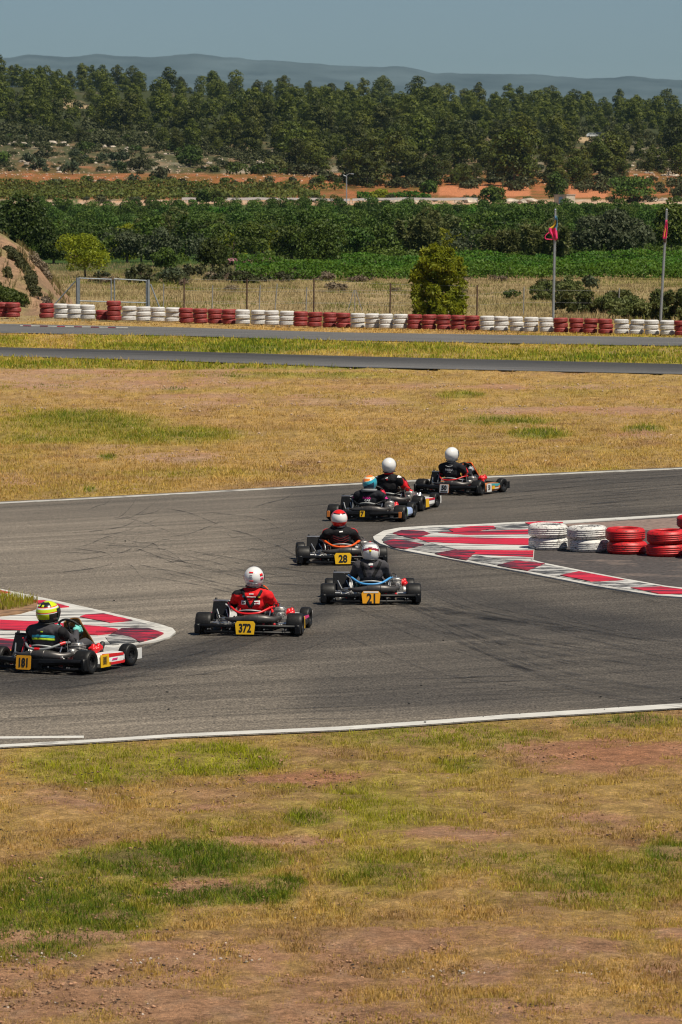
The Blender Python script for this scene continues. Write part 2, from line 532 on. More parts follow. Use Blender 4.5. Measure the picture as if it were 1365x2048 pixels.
# zones beyond the tyre wall
n1 = fbm(Xf / 9, Yf / 30, 91, 4); n3 = fbm(Xf / 30, Yf / 60, 93, 3); nf = fbm(Xf / 2.5, Yf / 6, 95, 3)
dry = mixc(np.tile(np.array([.32, .24, .12]), (len(Xf), 1)), np.array([.24, .20, .06]), (n1 - .4) * 2)
scrubby = mixc(np.tile(np.array([.040, .075, .012]), (len(Xf), 1)), np.array([.08, .085, .03]), (n1 - .45) * 2.2)
redearth = mixc(np.tile(np.array([.42, .095, .032]), (len(Xf), 1)), np.array([.33, .14, .07]), (nf - .45) * 2.2)
garr = mixc(np.tile(np.array([.060, .062, .024]), (len(Xf), 1)), np.array([.20, .125, .068]), (nf - .50) * 3.2)
garr = mixc(garr, np.array([.34, .29, .22]), (n1 - .64) * 4)
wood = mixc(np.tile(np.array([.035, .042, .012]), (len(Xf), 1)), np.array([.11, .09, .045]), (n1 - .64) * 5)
cb = np.where((pyt > 640)[:, None], cg, dry)
cb = mixc(cb, scrubby, sstep(560, 530, pyt + (n1 - .5) * 40))
pale_road = mixc(np.tile(np.array([.42, .25, .15]), (len(Xf), 1)), np.array([.48, .40, .32]), (nf - .4) * 2)
t = sstep(411, 408, pyt) * sstep(398, 400, pyt) * ((pxf > 160) | (nf > .5))
cb = mixc(cb, pale_road, t)
cb = mixc(cb, redearth, sstep(399, 397, pyt) * np.clip((nf - .3) * 2, .25, 1))
cb = mixc(cb, garr, sstep(350, 343, pyt) * np.clip(.75 + (n1 - .5) * 2, 0, 1) + sstep(335, 318, pyt))
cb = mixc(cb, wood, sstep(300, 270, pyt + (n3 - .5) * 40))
fld = ((pxf > 876) & (pxf < 1062) & (pyt < 392) & (pyt > 371)) | ((pxf > 1140) & (pxf < 1218) & (pyt < 394) & (pyt > 370))
cb = mixc(cb, np.array([.43, .165, .075]), fld.astype(float) * .95)
clear = ell(pxf, pyt, 780, 246, 40, 8) + ell(pxf, pyt, 1090, 262, 150, 12) + ell(pxf, pyt, 130, 205, 60, 12) + ell(pxf, pyt, 1290, 272, 110, 6) + ell(pxf, pyt, 860, 262, 40, 6)
cb = mixc(cb, np.array([.36, .26, .15]), clear * 3 * (nf + .1) * (Yf > 1200))
cb = np.where((Yf > 2400)[:, None], np.array([.06, .07, .03]), cb)
nC, nR = len(cpx), len(RY)
idx = np.arange(nC * nR).reshape(nR, nC)
faces = np.stack([idx[:-1, :-1].ravel(), idx[:-1, 1:].ravel(), idx[1:, 1:].ravel(), idx[1:, :-1].ravel()], 1)
m_ground = attrmat('ground_soil', noise=((.9, .8, 1.2), (5, .65, 1.35), (28, .5, 1.5), (110, .5, 1.5)), bump=.9)
tag(link('ground', npmesh('ground', np.stack([Xf, Yf, Zf], 1), faces, [m_ground], cb, smooth=True)), kind='structure')

# ---- asphalt
def asphalt_mat():
    m = bpy.data.materials.new('asphalt'); m.use_nodes = True
    N = m.node_tree.nodes; L = m.node_tree.links; b = N['Principled BSDF']
    b.inputs['Specular IOR Level'].default_value = .3
    a = N.new('ShaderNodeAttribute'); a.attribute_name = 'col'
    uv = N.new('ShaderNodeUVMap'); tc = N.new('ShaderNodeTexCoord')
    out = a.outputs['Color']
    def layer(src, scl, sc, lo, hi, det=6):
        nonlocal out
        mp = N.new('ShaderNodeMapping'); mp.inputs['Scale'].default_value = scl
        L.new(src, mp.inputs[0])
        n = N.new('ShaderNodeTexNoise'); n.inputs['Scale'].default_value = sc; n.inputs['Detail'].default_value = det
        n.inputs['Roughness'].default_value = .62
        L.new(mp.outputs[0], n.inputs['Vector'])
        mr = N.new('ShaderNodeMapRange'); mr.inputs['From Min'].default_value = .32; mr.inputs['From Max'].default_value = .68
        mr.inputs['To Min'].default_value = lo; mr.inputs['To Max'].default_value = hi
        L.new(n.outputs['Fac'], mr.inputs[0])
        vm = N.new('ShaderNodeVectorMath'); vm.operation = 'SCALE'
        L.new(out, vm.inputs[0]); L.new(mr.outputs[0], vm.inputs['Scale']); out = vm.outputs[0]
        return n
    layer(uv.outputs[0], (.06, 1.1, 1), 1.0, .72, 1.24, 7)       # streaks laid along the racing line
    layer(uv.outputs[0], (.25, 4.5, 1), 1.0, .80, 1.18, 4)
    layer(tc.outputs['Object'], (1, 1, 1), .35, .90, 1.10)
    n = layer(tc.outputs['Object'], (1, .45, 1), 16, .70, 1.30, 4)
    layer(tc.outputs['Object'], (1, .4, 1), 40, .50, 1.52, 2)
    L.new(out, b.inputs['Base Color'])
    mr = N.new('ShaderNodeMapRange'); mr.inputs['To Min'].default_value = .62; mr.inputs['To Max'].default_value = .95
    L.new(n.outputs['Fac'], mr.inputs[0]); L.new(mr.outputs[0], b.inputs['Roughness'])
    bp = N.new('ShaderNodeBump'); bp.inputs['Strength'].default_value = .5; bp.inputs['Distance'].default_value = .01
    L.new(n.outputs['Fac'], bp.inputs['Height']); L.new(bp.outputs[0], b.inputs['Normal'])
    return m
M_ASPH = asphalt_mat()

def polydist(px, py, line, sy=1.0):
    d = np.full(px.shape, 1e9)
    for (x0, y0), (x1, y1) in zip(line[:-1], line[1:]):
        vx, vy = x1 - x0, (y1 - y0) * sy
        t = np.clip(((px - x0) * vx + (py - y0) * sy * vy) / (vx * vx + vy * vy), 0, 1)
        d = np.minimum(d, np.hypot(px - x0 - t * vx, (py - y0) * sy - t * vy))
    return d

def strip_sheet(name, lo, up, nu, nv, z, colf, x0=-700, x1=2065):
    pxs = np.linspace(x0, x1, nu)
    lo_y, up_y = interp_line(lo, pxs), interp_line(up, pxs)
    Xl, Yl = Gn(pxs, lo_y, z); Xu, Yu = Gn(pxs, up_y, z)
    t = np.linspace(0, 1, nv)[:, None]
    X = Xl + (Xu - Xl) * t; Y = Yl + (Yu - Yl) * t
    P = 682.5 + X / Y * F; Q = pyOf(Y, z)
    col = colf(P.ravel(), Q.ravel(), X.ravel(), Y.ravel())
    V = np.stack([X.ravel(), Y.ravel(), np.full(X.size, z)], 1)
    ii = np.arange(nu * nv).reshape(nv, nu)
    fc = np.stack([ii[:-1, :-1].ravel(), ii[:-1, 1:].ravel(), ii[1:, 1:].ravel(), ii[1:, :-1].ravel()], 1)
    me = npmesh(name, V, fc, [M_ASPH], col)
    uvl = me.uv_layers.new(name='uv')
    vv = np.broadcast_to(t * (Yu - Yl).mean(), X.shape)
    uvs = np.stack([X.ravel(), vv.ravel()], 1)[fc.ravel()]
    uvl.data.foreach_set('uv', uvs.astype(np.float32).ravel())
    return tag(link(name, me), kind='structure')

RUB1 = [(-200, 1372), (120, 1362), (330, 1318), (480, 1282), (640, 1225), (730, 1160), (760, 1120)]
RUB2 = [(560, 1290), (760, 1262), (1000, 1250), (1400, 1262), (1700, 1275)]
RUB3 = [(700, 1215), (720, 1110), (800, 1032), (930, 990), (1130, 962), (1400, 947)]
RUB4 = [(760, 1150), (880, 1185), (1100, 1225), (1400, 1270)]
def track_col(px, py, X, Y):
    base = np.array([.160, .137, .110]); dark = np.array([.016, .0155, .0165])
    n = fbm(X / 2.5, Y / 14, 101, 3)
    a = np.exp(-(polydist(px, py, RUB1, 1.6) / 62) ** 2) * .85
    a = np.maximum(a, np.exp(-(polydist(px, py, RUB2, 2.0) / 110) ** 2) * .75)
    a = np.maximum(a, np.exp(-(polydist(px, py, RUB3, 1.6) / 60) ** 2) * .7)
    a = np.maximum(a, np.exp(-(polydist(px, py, RUB4, 2.0) / 90) ** 2) * .8)
    a = np.maximum(a, .30 * sstep(1300, 1340, py) * sstep(1450, 1380, py))
    a = np.maximum(a, (.60 + .35 * (n - .5)) * sstep(440, 660, px + (1250 - py) * .15) * sstep(1450, 1400, py))
    a = np.maximum(a, .30 * sstep(1060, 1010, py))
    a = np.clip(a * (.75 + .5 * n), 0, .92)
    c = base + (dark - base) * a[:, None]
    return c
strip_sheet('kart_track', LO_LINE, UP_LINE, 260, 150, 0.0, track_col)
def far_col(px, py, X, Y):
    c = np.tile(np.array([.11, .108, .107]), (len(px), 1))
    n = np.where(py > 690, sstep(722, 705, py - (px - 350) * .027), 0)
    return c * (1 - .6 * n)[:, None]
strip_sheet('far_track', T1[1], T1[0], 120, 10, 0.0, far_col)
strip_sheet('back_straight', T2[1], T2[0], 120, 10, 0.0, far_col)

# ---- painted lines and kerbs
M_LINE = mat('white_line_paint', (.52, .51, .48), .6, var=.12, scale=3, dirt=(.12, .11, .10), dirt_amt=.35, dirt_scale=2.5, bump=.1)
M_LINE2 = mat('worn_line_paint', (.42, .41, .38), .65, var=.2, scale=3, dirt=(.10, .09, .08), dirt_amt=.5, dirt_scale=2, bump=.1)
M_KWHITE = mat('kerb_white_paint', (.56, .55, .52), .55, var=.12, scale=5, dirt=(.05, .05, .05), dirt_amt=.58, dirt_scale=1.5, stretch=(.35, 2.2, 1), bump=.2)
M_KWHITE2 = mat('kerb_white_scuffed', (.52, .51, .49), .6, var=.15, scale=5, dirt=(.05, .05, .052), dirt_amt=.72, dirt_scale=3.0, stretch=(.6, 1.2, 1), bump=.2)
M_KRED = mat('kerb_red_paint', (.55, .008, .030), .5, var=.2, scale=4, dirt=(.05, .012, .02), dirt_amt=.55, dirt_scale=1.6, stretch=(.35, 2.2, 1), bump=.2)
M_KRED2 = mat('kerb_red_scuffed', (.42, .008, .030), .55, var=.25, scale=4, dirt=(.05, .012, .02), dirt_amt=.72, dirt_scale=2.6, stretch=(.6, 1.2, 1), bump=.2)

def pxpath(pts, n=6):
    return [(p.x, p.y) for p in smooth_path([(a, b, 0) for a, b in pts], n)]

def ribbon(name, pts, wpx_up, z, m, parent=None, kind='structure'):
    """flat painted line; pts are the near edge in photo pixels, wpx_up its apparent thickness."""
    V = []; Fc = []
    for i, (a, b) in enumerate(pts):
        wv = wpx_up[i] if isinstance(wpx_up, (list, tuple)) else wpx_up
        V.append(G(a, b, z)); V.append(G(a, b - wv, z))
        if i: Fc.append((2 * i - 2, 2 * i, 2 * i + 1, 2 * i - 1))
    o = link(name, npmesh(name, V, Fc, [m]), parent)
    if kind and parent is None: o['kind'] = kind
    return o
xs = np.linspace(-600, 1960, 90)
ribbon('white_line', [(x, float(interp_line(LO_LINE, x)) - 2.5) for x in xs], [float(np.interp(x, [0, 683, 1365], [5.2, 6.8, 9.2])) for x in xs], .004, M_LINE)
ribbon('white_line', [(x, float(interp_line(UP_LINE, x)) + 4.2) for x in xs], 2.9, .004, M_LINE2)
ribbon('white_line', [(-600, 1476), (0, 1477.5), (168, 1476)], 4.5, .004, M_LINE)

def slab(name, pts, z, th, m, parent=None, sm=0):
    if sm: pts = pxpath(pts + [pts[0]], sm)[:-1]
    bm = B()
    top = [bm.verts.new(G(a, b, z)) for a, b in pts]
    bot = [bm.verts.new(Vector(v.co) - Vector((0, 0, th))) for v in top]
    bm.faces.new(top)
    n = len(pts)
    for i in range(n): bm.faces.new((top[i], top[(i + 1) % n], bot[(i + 1) % n], bot[i]))
    bmesh.ops.triangulate(bm, faces=[f for f in bm.faces if len(f.verts) > 4])
    o = obj(name, bm, m, parent, smooth=False)
    return o

def c5(*p): return [(740 + x / 2.184, 1010 + y / 2.184) for x, y in p]
def c1(*p): return [(x / 3.792, 1150 + y / 3.792) for x, y in p]

# right-hand kerb island
k1 = slab('kerb', c5((15, 137), (60, 112), (130, 98), (260, 90), (450, 84), (640, 74), (845, 68), (1365, 38), (1365, 44), (845, 80), (730, 86), (715, 240),
                     (760, 252), (930, 286), (1120, 322), (1290, 352), (1700, 400), (1700, 440), (1365, 402), (1250, 394), (980, 352), (700, 298), (480, 258), (280, 222), (120, 192), (45, 168), (18, 150)),
          .022, .2, M_LINE)
tag(k1, kind='structure')
slab('kerb_paint', c5((52, 152), (75, 128), (130, 110), (260, 98), (450, 92), (640, 80), (840, 74), (800, 84), (728, 92), (712, 244), (760, 258), (930, 291),
                      (1120, 327), (1290, 357), (1690, 404), (1690, 428), (1365, 392), (1250, 384), (980, 342), (700, 288), (480, 248), (280, 210), (130, 184), (70, 166)),
     .028, .02, M_KWHITE2, k1)
for pts, m in [
    (((300, 120), (700, 106), (705, 128), (420, 130)), M_KRED), (((195, 140), (420, 141), (700, 146), (694, 174), (440, 168), (250, 160)), M_KRED),
    (((370, 196), (716, 198), (714, 226), (560, 220), (440, 214)), M_KRED)]:
    slab('kerb_stripe', c5(*pts), .036, .02, m, k1)
for pts in [((200, 132), (300, 122), (420, 131), (700, 129), (700, 145), (420, 140), (250, 140)), ((250, 162), (440, 170), (694, 176), (692, 195), (380, 193)),
            ((450, 216), (560, 222), (712, 228), (700, 243), (560, 236))]:
    slab('kerb_stripe', c5(*pts), .034, .02, M_KWHITE, k1)
for pts, m in [(((100, 122), (140, 108), (235, 112), (265, 124), (230, 135), (196, 146), (150, 136)), M_KRED2),
               (((58, 160), (108, 149), (180, 158), (238, 172), (196, 182), (150, 190), (100, 182)), M_KRED2),
               (((284, 210), (372, 194), (465, 203), (422, 238), (350, 226)), M_KRED2), (((558, 261), (640, 242), (765, 254), (690, 284), (620, 273)), M_KRED2),
               (((833, 305), (915, 289), (1110, 325), (965, 332)), M_KRED), (((1140, 360), (1275, 356), (1380, 368), (1400, 386), (1262, 384)), M_KRED),
               (((345, 106), (440, 92), (540, 90), (552, 100), (470, 112), (370, 118)), M_KRED), (((678, 76), (740, 71), (845, 74), (800, 83), (700, 84)), M_KRED),
               (((1440, 395), (1540, 392), (1640, 404), (1680, 416), (1560, 412)), M_KRED)]:
    slab('kerb_block', c5(*pts), .040, .02, m, k1)

# left-hand kerb island
k2 = slab('kerb', c1((-900, -55), (-400, 22), (0, 104), (300, 166), (700, 254), (1000, 322), (1200, 368), (1310, 402), (1334, 430), (1290, 468), (1180, 498), (940, 538),
                     (600, 590), (0, 645), (-600, 690), (-900, 700)), .022, .2, M_LINE)
tag(k2, kind='structure')
slab('kerb_paint', c1((-900, -40), (-400, 36), (0, 116), (300, 180), (700, 268), (1000, 338), (1150, 382), (1235, 420), (1236, 442), (1170, 472), (930, 522), (600, 572),
                      (0, 628), (-600, 670), (-900, 680)), .028, .02, M_KWHITE, k2)
for pts, m in [(((-220, 92), (-60, 100), (78, 130), (-20, 138), (-160, 128)), M_KRED), (((205, 192), (335, 190), (525, 238), (430, 246), (320, 226)), M_KRED),
               (((606, 315), (650, 298), (785, 290), (1006, 341), (835, 358), (690, 330)), M_KRED), (((845, 442), (925, 402), (1130, 402), (1242, 438), (1180, 472), (1060, 504), (990, 468)), M_KRED2),
               (((-900, 330), (0, 338), (310, 352), (560, 372), (740, 386), (895, 408), (872, 436), (740, 452), (560, 440), (310, 422), (0, 408), (-900, 396)), M_KRED),
               (((-900, 470), (0, 478), (120, 488), (330, 505), (480, 530), (470, 560), (300, 584), (0, 606), (-900, 640)), M_KRED2)]:
    slab('kerb_block', c1(*pts), .040, .02, m, k2)
slab('kerb_block', c1((800, 470), (850, 448), (940, 452), (1000, 472), (1045, 502), (930, 520), (840, 522)), .037, .02, M_KWHITE2, k2)

# small red and white kerb along the far track
kf = ribbon('far_kerb', [(40 + i * 6, 651.5 + i * 6 * .02) for i in range(37)], 1.4, .010, M_LINE2)
for i, x in enumerate(range(46, 250, 34)):
    ribbon('kerb_block', [(x + j * 4, 651.5 + (x + j * 4 - 40) * .02) for j in range(5)], 1.4, .016, M_KRED2, kf)

# run-off asphalt behind the right-hand kerb
M_RUN = mat('runoff_asphalt', (.055, .047, .045), .95, var=.5, scale=14, bump=.7, dirt=(.17, .13, .11), dirt_amt=.45, dirt_scale=.8)
o = slab('runoff_asphalt', c5((712, 92), (845, 76), (1365, 46), (1900, 14), (1900, 424), (1700, 410), (1290, 352), (1120, 322), (930, 286), (760, 252), (715, 240)), .010, .05, M_RUN)
tag(o, kind='structure')
M_DIRTY = mat('dusty_runoff', (.19, .135, .115), .95, var=.4, scale=9, bump=.5)
o = slab('dusty_verge', c5((845, 84), (1365, 54), (1900, 24), (1900, 150), (1365, 112), (1100, 108), (900, 104)), .016, .02, M_DIRTY)
tag(o, kind='structure')

# grass island inside the left kerb
M_ISL = mat('island_soil', (.20, .115, .06), .95, var=.5, scale=6, bump=.6)
o = slab('grass_island', c1((-900, 110), (-300, 150), (0, 168), (150, 188), (285, 212), (275, 250), (150, 285), (0, 304), (-900, 320)), .05, .1, M_ISL)
tag(o, kind='structure')

# skid marks: thin rubber deposits with gaps
def skid_mat():
    m = bpy.data.materials.new('skid_rubber'); m.use_nodes = True
    N = m.node_tree.nodes; L = m.node_tree.links; b = N['Principled BSDF']; o = N['Material Output']
    b.inputs['Base Color'].default_value = (.03, .03, .032, 1); b.inputs['Roughness'].default_value = .8
    tc = N.new('ShaderNodeTexCoord'); n = N.new('ShaderNodeTexNoise'); n.inputs['Scale'].default_value = 2.2; n.inputs['Detail'].default_value = 6
    L.new(tc.outputs['Object'], n.inputs['Vector'])
    mr = N.new('ShaderNodeMapRange'); mr.inputs['From Min'].default_value = .35; mr.inputs['From Max'].default_value = .7
    mr.inputs['To Min'].default_value = .05; mr.inputs['To Max'].default_value = .75
    L.new(n.outputs['Fac'], mr.inputs[0])
    t = N.new('ShaderNodeBsdfTransparent'); mx = N.new('ShaderNodeMixShader')
    at_ = N.new('ShaderNodeAttribute'); at_.attribute_name = 'col'; mm = N.new('ShaderNodeMath'); mm.operation = 'MULTIPLY'
    L.new(mr.outputs[0], mm.inputs[0]); L.new(at_.outputs['Fac'], mm.inputs[1]); L.new(mm.outputs[0], mx.inputs[0]); L.new(t.outputs[0], mx.inputs[1]); L.new(b.outputs[0], mx.inputs[2]); L.new(mx.outputs[0], o.inputs[0])
    return m
rs = random.Random(5)
SK = []
for i in range(44):     # arcs in the braking area, upper left
    x = rs.uniform(60, 560); y = rs.uniform(1015, 1150); d = rs.choice([-1, 1]); L_ = rs.uniform(40, 170)
    SK.append(([(x, y), (x + L_ * .35, y + d * rs.uniform(2, 10)), (x + L_ * .75, y + d * rs.uniform(8, 26)), (x + L_, y + d * rs.uniform(22, 48))], rs.uniform(.7, 2.0)))
for i in range(12):     # sweeping out of the left corner
    x = rs.uniform(250, 420); y = rs.uniform(1075, 1160); k = rs.uniform(0, 40)
    SK.append(([(x, y), (x + 90, y + 14 + k * .2), (x + 190, y + 34 + k * .4), (x + 290, y + 40 + k * .2)], rs.uniform(.8, 2.2)))
for i in range(30):     # round the right-hand kerb, concentric
    o_ = rs.uniform(0, 1); a = 10 + o_ * 130; b_ = rs.uniform(0, 400)
    SK.append(([(690 + b_ - a * .3, 1150 + a * .5 + b_ * .10), (780 + b_, 1180 + a * .75 + b_ * .12), (930 + b_, 1205 + a * .95 + b_ * .13), (1100 + b_, 1232 + a * 1.0 + b_ * .13)], rs.uniform(.5, 1.6)))
for i in range(30):     # along the lower straight
    x = rs.uniform(-50, 1100); y = rs.uniform(1330, 1440); L_ = rs.uniform(120, 420)
    SK.append(([(x, y), (x + L_ * .5, y - rs.uniform(0, 5)), (x + L_, y - rs.uniform(2, 14))], rs.uniform(.5, 1.5)))
for i in range(26):     # exit towards the far right
    x = rs.uniform(930, 1250); y = rs.uniform(965, 1040); L_ = rs.uniform(120, 400)
    SK.append(([(x, y), (x + L_ * .5, y - L_ * .05), (x + L_, y - L_ * .09)], rs.uniform(.5, 1.2)))
for i in range(16):     # broad soft bands of laid rubber
    o_ = rs.uniform(0, 1); a = 10 + o_ * 150; b_ = rs.uniform(-60, 260)
    SK.append(([(690 + b_ - a * .3, 1160 + a * .5 + b_ * .10), (780 + b_, 1185 + a * .75 + b_ * .12), (930 + b_, 1208 + a * .95 + b_ * .13), (1200 + b_, 1238 + a * 1.0 + b_ * .13)], rs.uniform(3, 7)))
for i in range(12):
    x = rs.uniform(-150, 300); y = rs.uniform(1330, 1395)
    SK.append(([(x, y), (x + 200, y - 20), (x + 380, y - 60), (x + 520, y - 120)], rs.uniform(2, 5)))
V = []; Fc = []; AL = []
for pts, wd in SK:
    P = pxpath(pts, 7); s = len(V) // 2
    for i, (a, b) in enumerate(P):
        e = wd * math.sin(math.pi * min(1, max(.06, i / (len(P) - 1)))) ** .5 + .05
        V.append(G(a, b + e / 2, .008)); V.append(G(a, b - e / 2, .008)); AL += [[.48 if wd > 2.3 else .85] * 3] * 2
        if i: Fc.append((2 * (s + i) - 2, 2 * (s + i), 2 * (s + i) + 1, 2 * (s + i) - 1))
V2 = []; F2 = []; A2 = []
for i in range(26):      # tyre rubber dragged over the painted kerbs
    if i < 18: x = rs.uniform(770, 1200); y = 1086 + (x - 770) * .205 + rs.uniform(-9, 7); P = pxpath([(x, y), (x + 60, y + 11), (x + rs.uniform(110, 200), y + 32)], 6)
    else: x = rs.uniform(215, 290); y = rs.uniform(1255, 1282); P = pxpath([(x - 60, y + 8), (x, y), (x + 60, y - 12)], 6)
    s = len(V2) // 2; wd = rs.uniform(1.0, 4.0)
    for k, (a, b) in enumerate(P):
        V2.append(G(a, b + wd / 2, .048)); V2.append(G(a, b - wd / 2, .048)); A2 += [[rs.uniform(.25, .6)] * 3] * 2
        if k: F2.append((2 * (s + k) - 2, 2 * (s + k), 2 * (s + k) + 1, 2 * (s + k) - 1))
M_SKID = skid_mat()
tag(link('tyre_smears', npmesh('tyre_smears', V2, F2, [M_SKID], np.array(A2))), kind='stuff')
tag(link('skid_marks', npmesh('skid_marks', V, Fc, [M_SKID], np.array(AL))), kind='stuff')

# loose bits of rubber and gravel lying on the track
V = []; Fc = []
def lump(V, Fc, c, r, rnd, fl=.6):
    s = len(V)
    k = 5; a0 = rnd.uniform(0, 6)
    V.append((c[0], c[1], c[2] + r * fl))
    for i in range(k):
        q = a0 + 2 * math.pi * i / k; rr = r * rnd.uniform(.7, 1.3)
        V.append((c[0] + rr * math.cos(q), c[1] + rr * math.sin(q), c[2] + r * fl * rnd.uniform(0, .5)))
    for i in range(k):
        V.append((V[s + 1 + i][0] * .5 + c[0] * .5, V[s + 1 + i][1] * .5 + c[1] * .5, c[2] - r * .2))
    for i in range(k):
        j = (i + 1) % k
        Fc.append((s, s + 1 + i, s + 1 + j)); Fc.append((s + 1 + i, s + 1 + k + i, s + 1 + j)); Fc.append((s + 1 + j, s + 1 + k + i, s + 1 + k + j))
for i in range(100):
    x = rs.uniform(-100, 1465); y = rs.uniform(1010, 1450) if i % 3 else rs.uniform(1370, 1452)
    if y < 1250 and x > 740: continue
    lump(V, Fc, G(x, y, .008), rs.choice([.006, .009, .012, .02]), rs, .5)
tag(link('track_debris', npmesh('track_debris', V, Fc, [mat('rubber_crumb', (.02, .02, .02), .9)])), kind='stuff')

# ---- mountains
RID = [(-900, 150), (-400, 128), (-100, 120), (0, 117), (60, 109), (130, 113), (200, 108), (250, 113), (320, 112), (390, 108), (480, 116), (600, 125), (700, 130), (760, 134), (810, 131), (870, 145),
       (930, 147), (1000, 147), (1080, 148), (1150, 155), (1210, 156), (1260, 150), (1310, 156), (1365, 158), (1600, 150), (2000, 165), (2400, 180)]
D0 = 24000.0
pxs = np.linspace(-900, 2400, 420)
prof = np.interp(pxs, [p[0] for p in RID], [p[1] for p in RID]) + (fbm(pxs / 30, pxs * 0, 111, 4) - .5) * 5
V = []; nr = 26
zt = zFor(D0, prof)
for j in range(nr):
    t = j / (nr - 1)
    Y = D0 - 5500 * (1 - t)
    X = (pxs - 682.5) / F * Y
    z = zt * (t ** .75) * (1 - .22 * (1 - t) * np.abs(fbm(X / 700, np.full_like(X, Y) / 900, 113, 4) - .5) * 4) - 40 * (1 - t)
    V.append(np.stack([X, np.full_like(X, Y), z], 1))
V.append(np.stack([(pxs - 682.5) / F * (D0 + 3000), np.full_like(pxs, D0 + 3000), np.full_like(pxs, -40.)], 1))
V = np.concatenate(V); nr += 1
ii = np.arange(420 * nr).reshape(nr, 420)
fc = np.stack([ii[:-1, :-1].ravel(), ii[:-1, 1:].ravel(), ii[1:, 1:].ravel(), ii[1:, :-1].ravel()], 1)
m_mt = mat('mountain_scrub_hazed', (.050, .064, .070), .95, var=.7, scale=.0025)  # scrub colour with some blue of the distance haze mixed in
tag(link('mountains', npmesh('mountains', V, fc, [m_mt], smooth=True)), kind='structure')

# ---- haze: one closed box of thin air round the camera and everything built
bm = B(); box(bm, (0, 13900, 400), (16000, 28200, 1000))
hz = obj('haze', bm, [], smooth=False)
hm = bpy.data.materials.new('haze_air'); hm.use_nodes = True
hm.node_tree.nodes.clear()
pv = hm.node_tree.nodes.new('ShaderNodeVolumePrincipled'); mo = hm.node_tree.nodes.new('ShaderNodeOutputMaterial')
pv.inputs['Color'].default_value = (.29, .48, .60, 1)
pv.inputs['Density'].default_value = 3.0e-5
pv.inputs['Anisotropy'].default_value = 0.0
hm.node_tree.links.new(pv.outputs[0], mo.inputs['Volume'])
hz.data.materials.append(hm)
tag(hz, kind='stuff')
# ================================================================== VEGETATION
rg = np.random.default_rng(7)
BLADES = attrmat('grass_blades', trans=.42, rough=.75, noise=((3, .8, 1.2),), spec=.15)

def blades(name, X, Y, Z, hgt, wid, col, lean=.45, label=None):
    n = len(X)
    a = rg.uniform(0, 2 * math.pi, n)
    ca, sa = np.cos(a) * wid / 2, np.sin(a) * wid / 2
    la = rg.uniform(0, 2 * math.pi, n); ll = rg.uniform(.05, lean, n) * hgt
    lx, ly = np.cos(la) * ll, np.sin(la) * ll
    V = np.empty((n, 5, 3), np.float32)
    V[:, 0] = np.stack([X - ca, Y - sa, Z - .01], 1); V[:, 1] = np.stack([X + ca, Y + sa, Z - .01], 1)
    V[:, 2] = np.stack([X + ca * .75 + lx * .35, Y + sa * .75 + ly * .35, Z + hgt * .6], 1)
    V[:, 3] = np.stack([X - ca * .75 + lx * .35, Y - sa * .75 + ly * .35, Z + hgt * .6], 1)
    V[:, 4] = np.stack([X + lx, Y + ly, Z + hgt], 1)
    b = np.arange(n)[:, None] * 5
    Fc = np.concatenate([b + [0, 1, 2], b + [0, 2, 3], b + [3, 2, 4]], 0)
    c = np.repeat(col, 5, 0)
    o = link(name, npmesh(name, V.reshape(-1, 3), Fc, [BLADES], c))
    return tag(o, kind='stuff')

def sample(n, x0, x1, y0, y1):
    px = rg.uniform(x0, x1, n); py = rg.uniform(y0, y1, n)
    X, Y = Gn(px, py)
    return px, py, X, Y

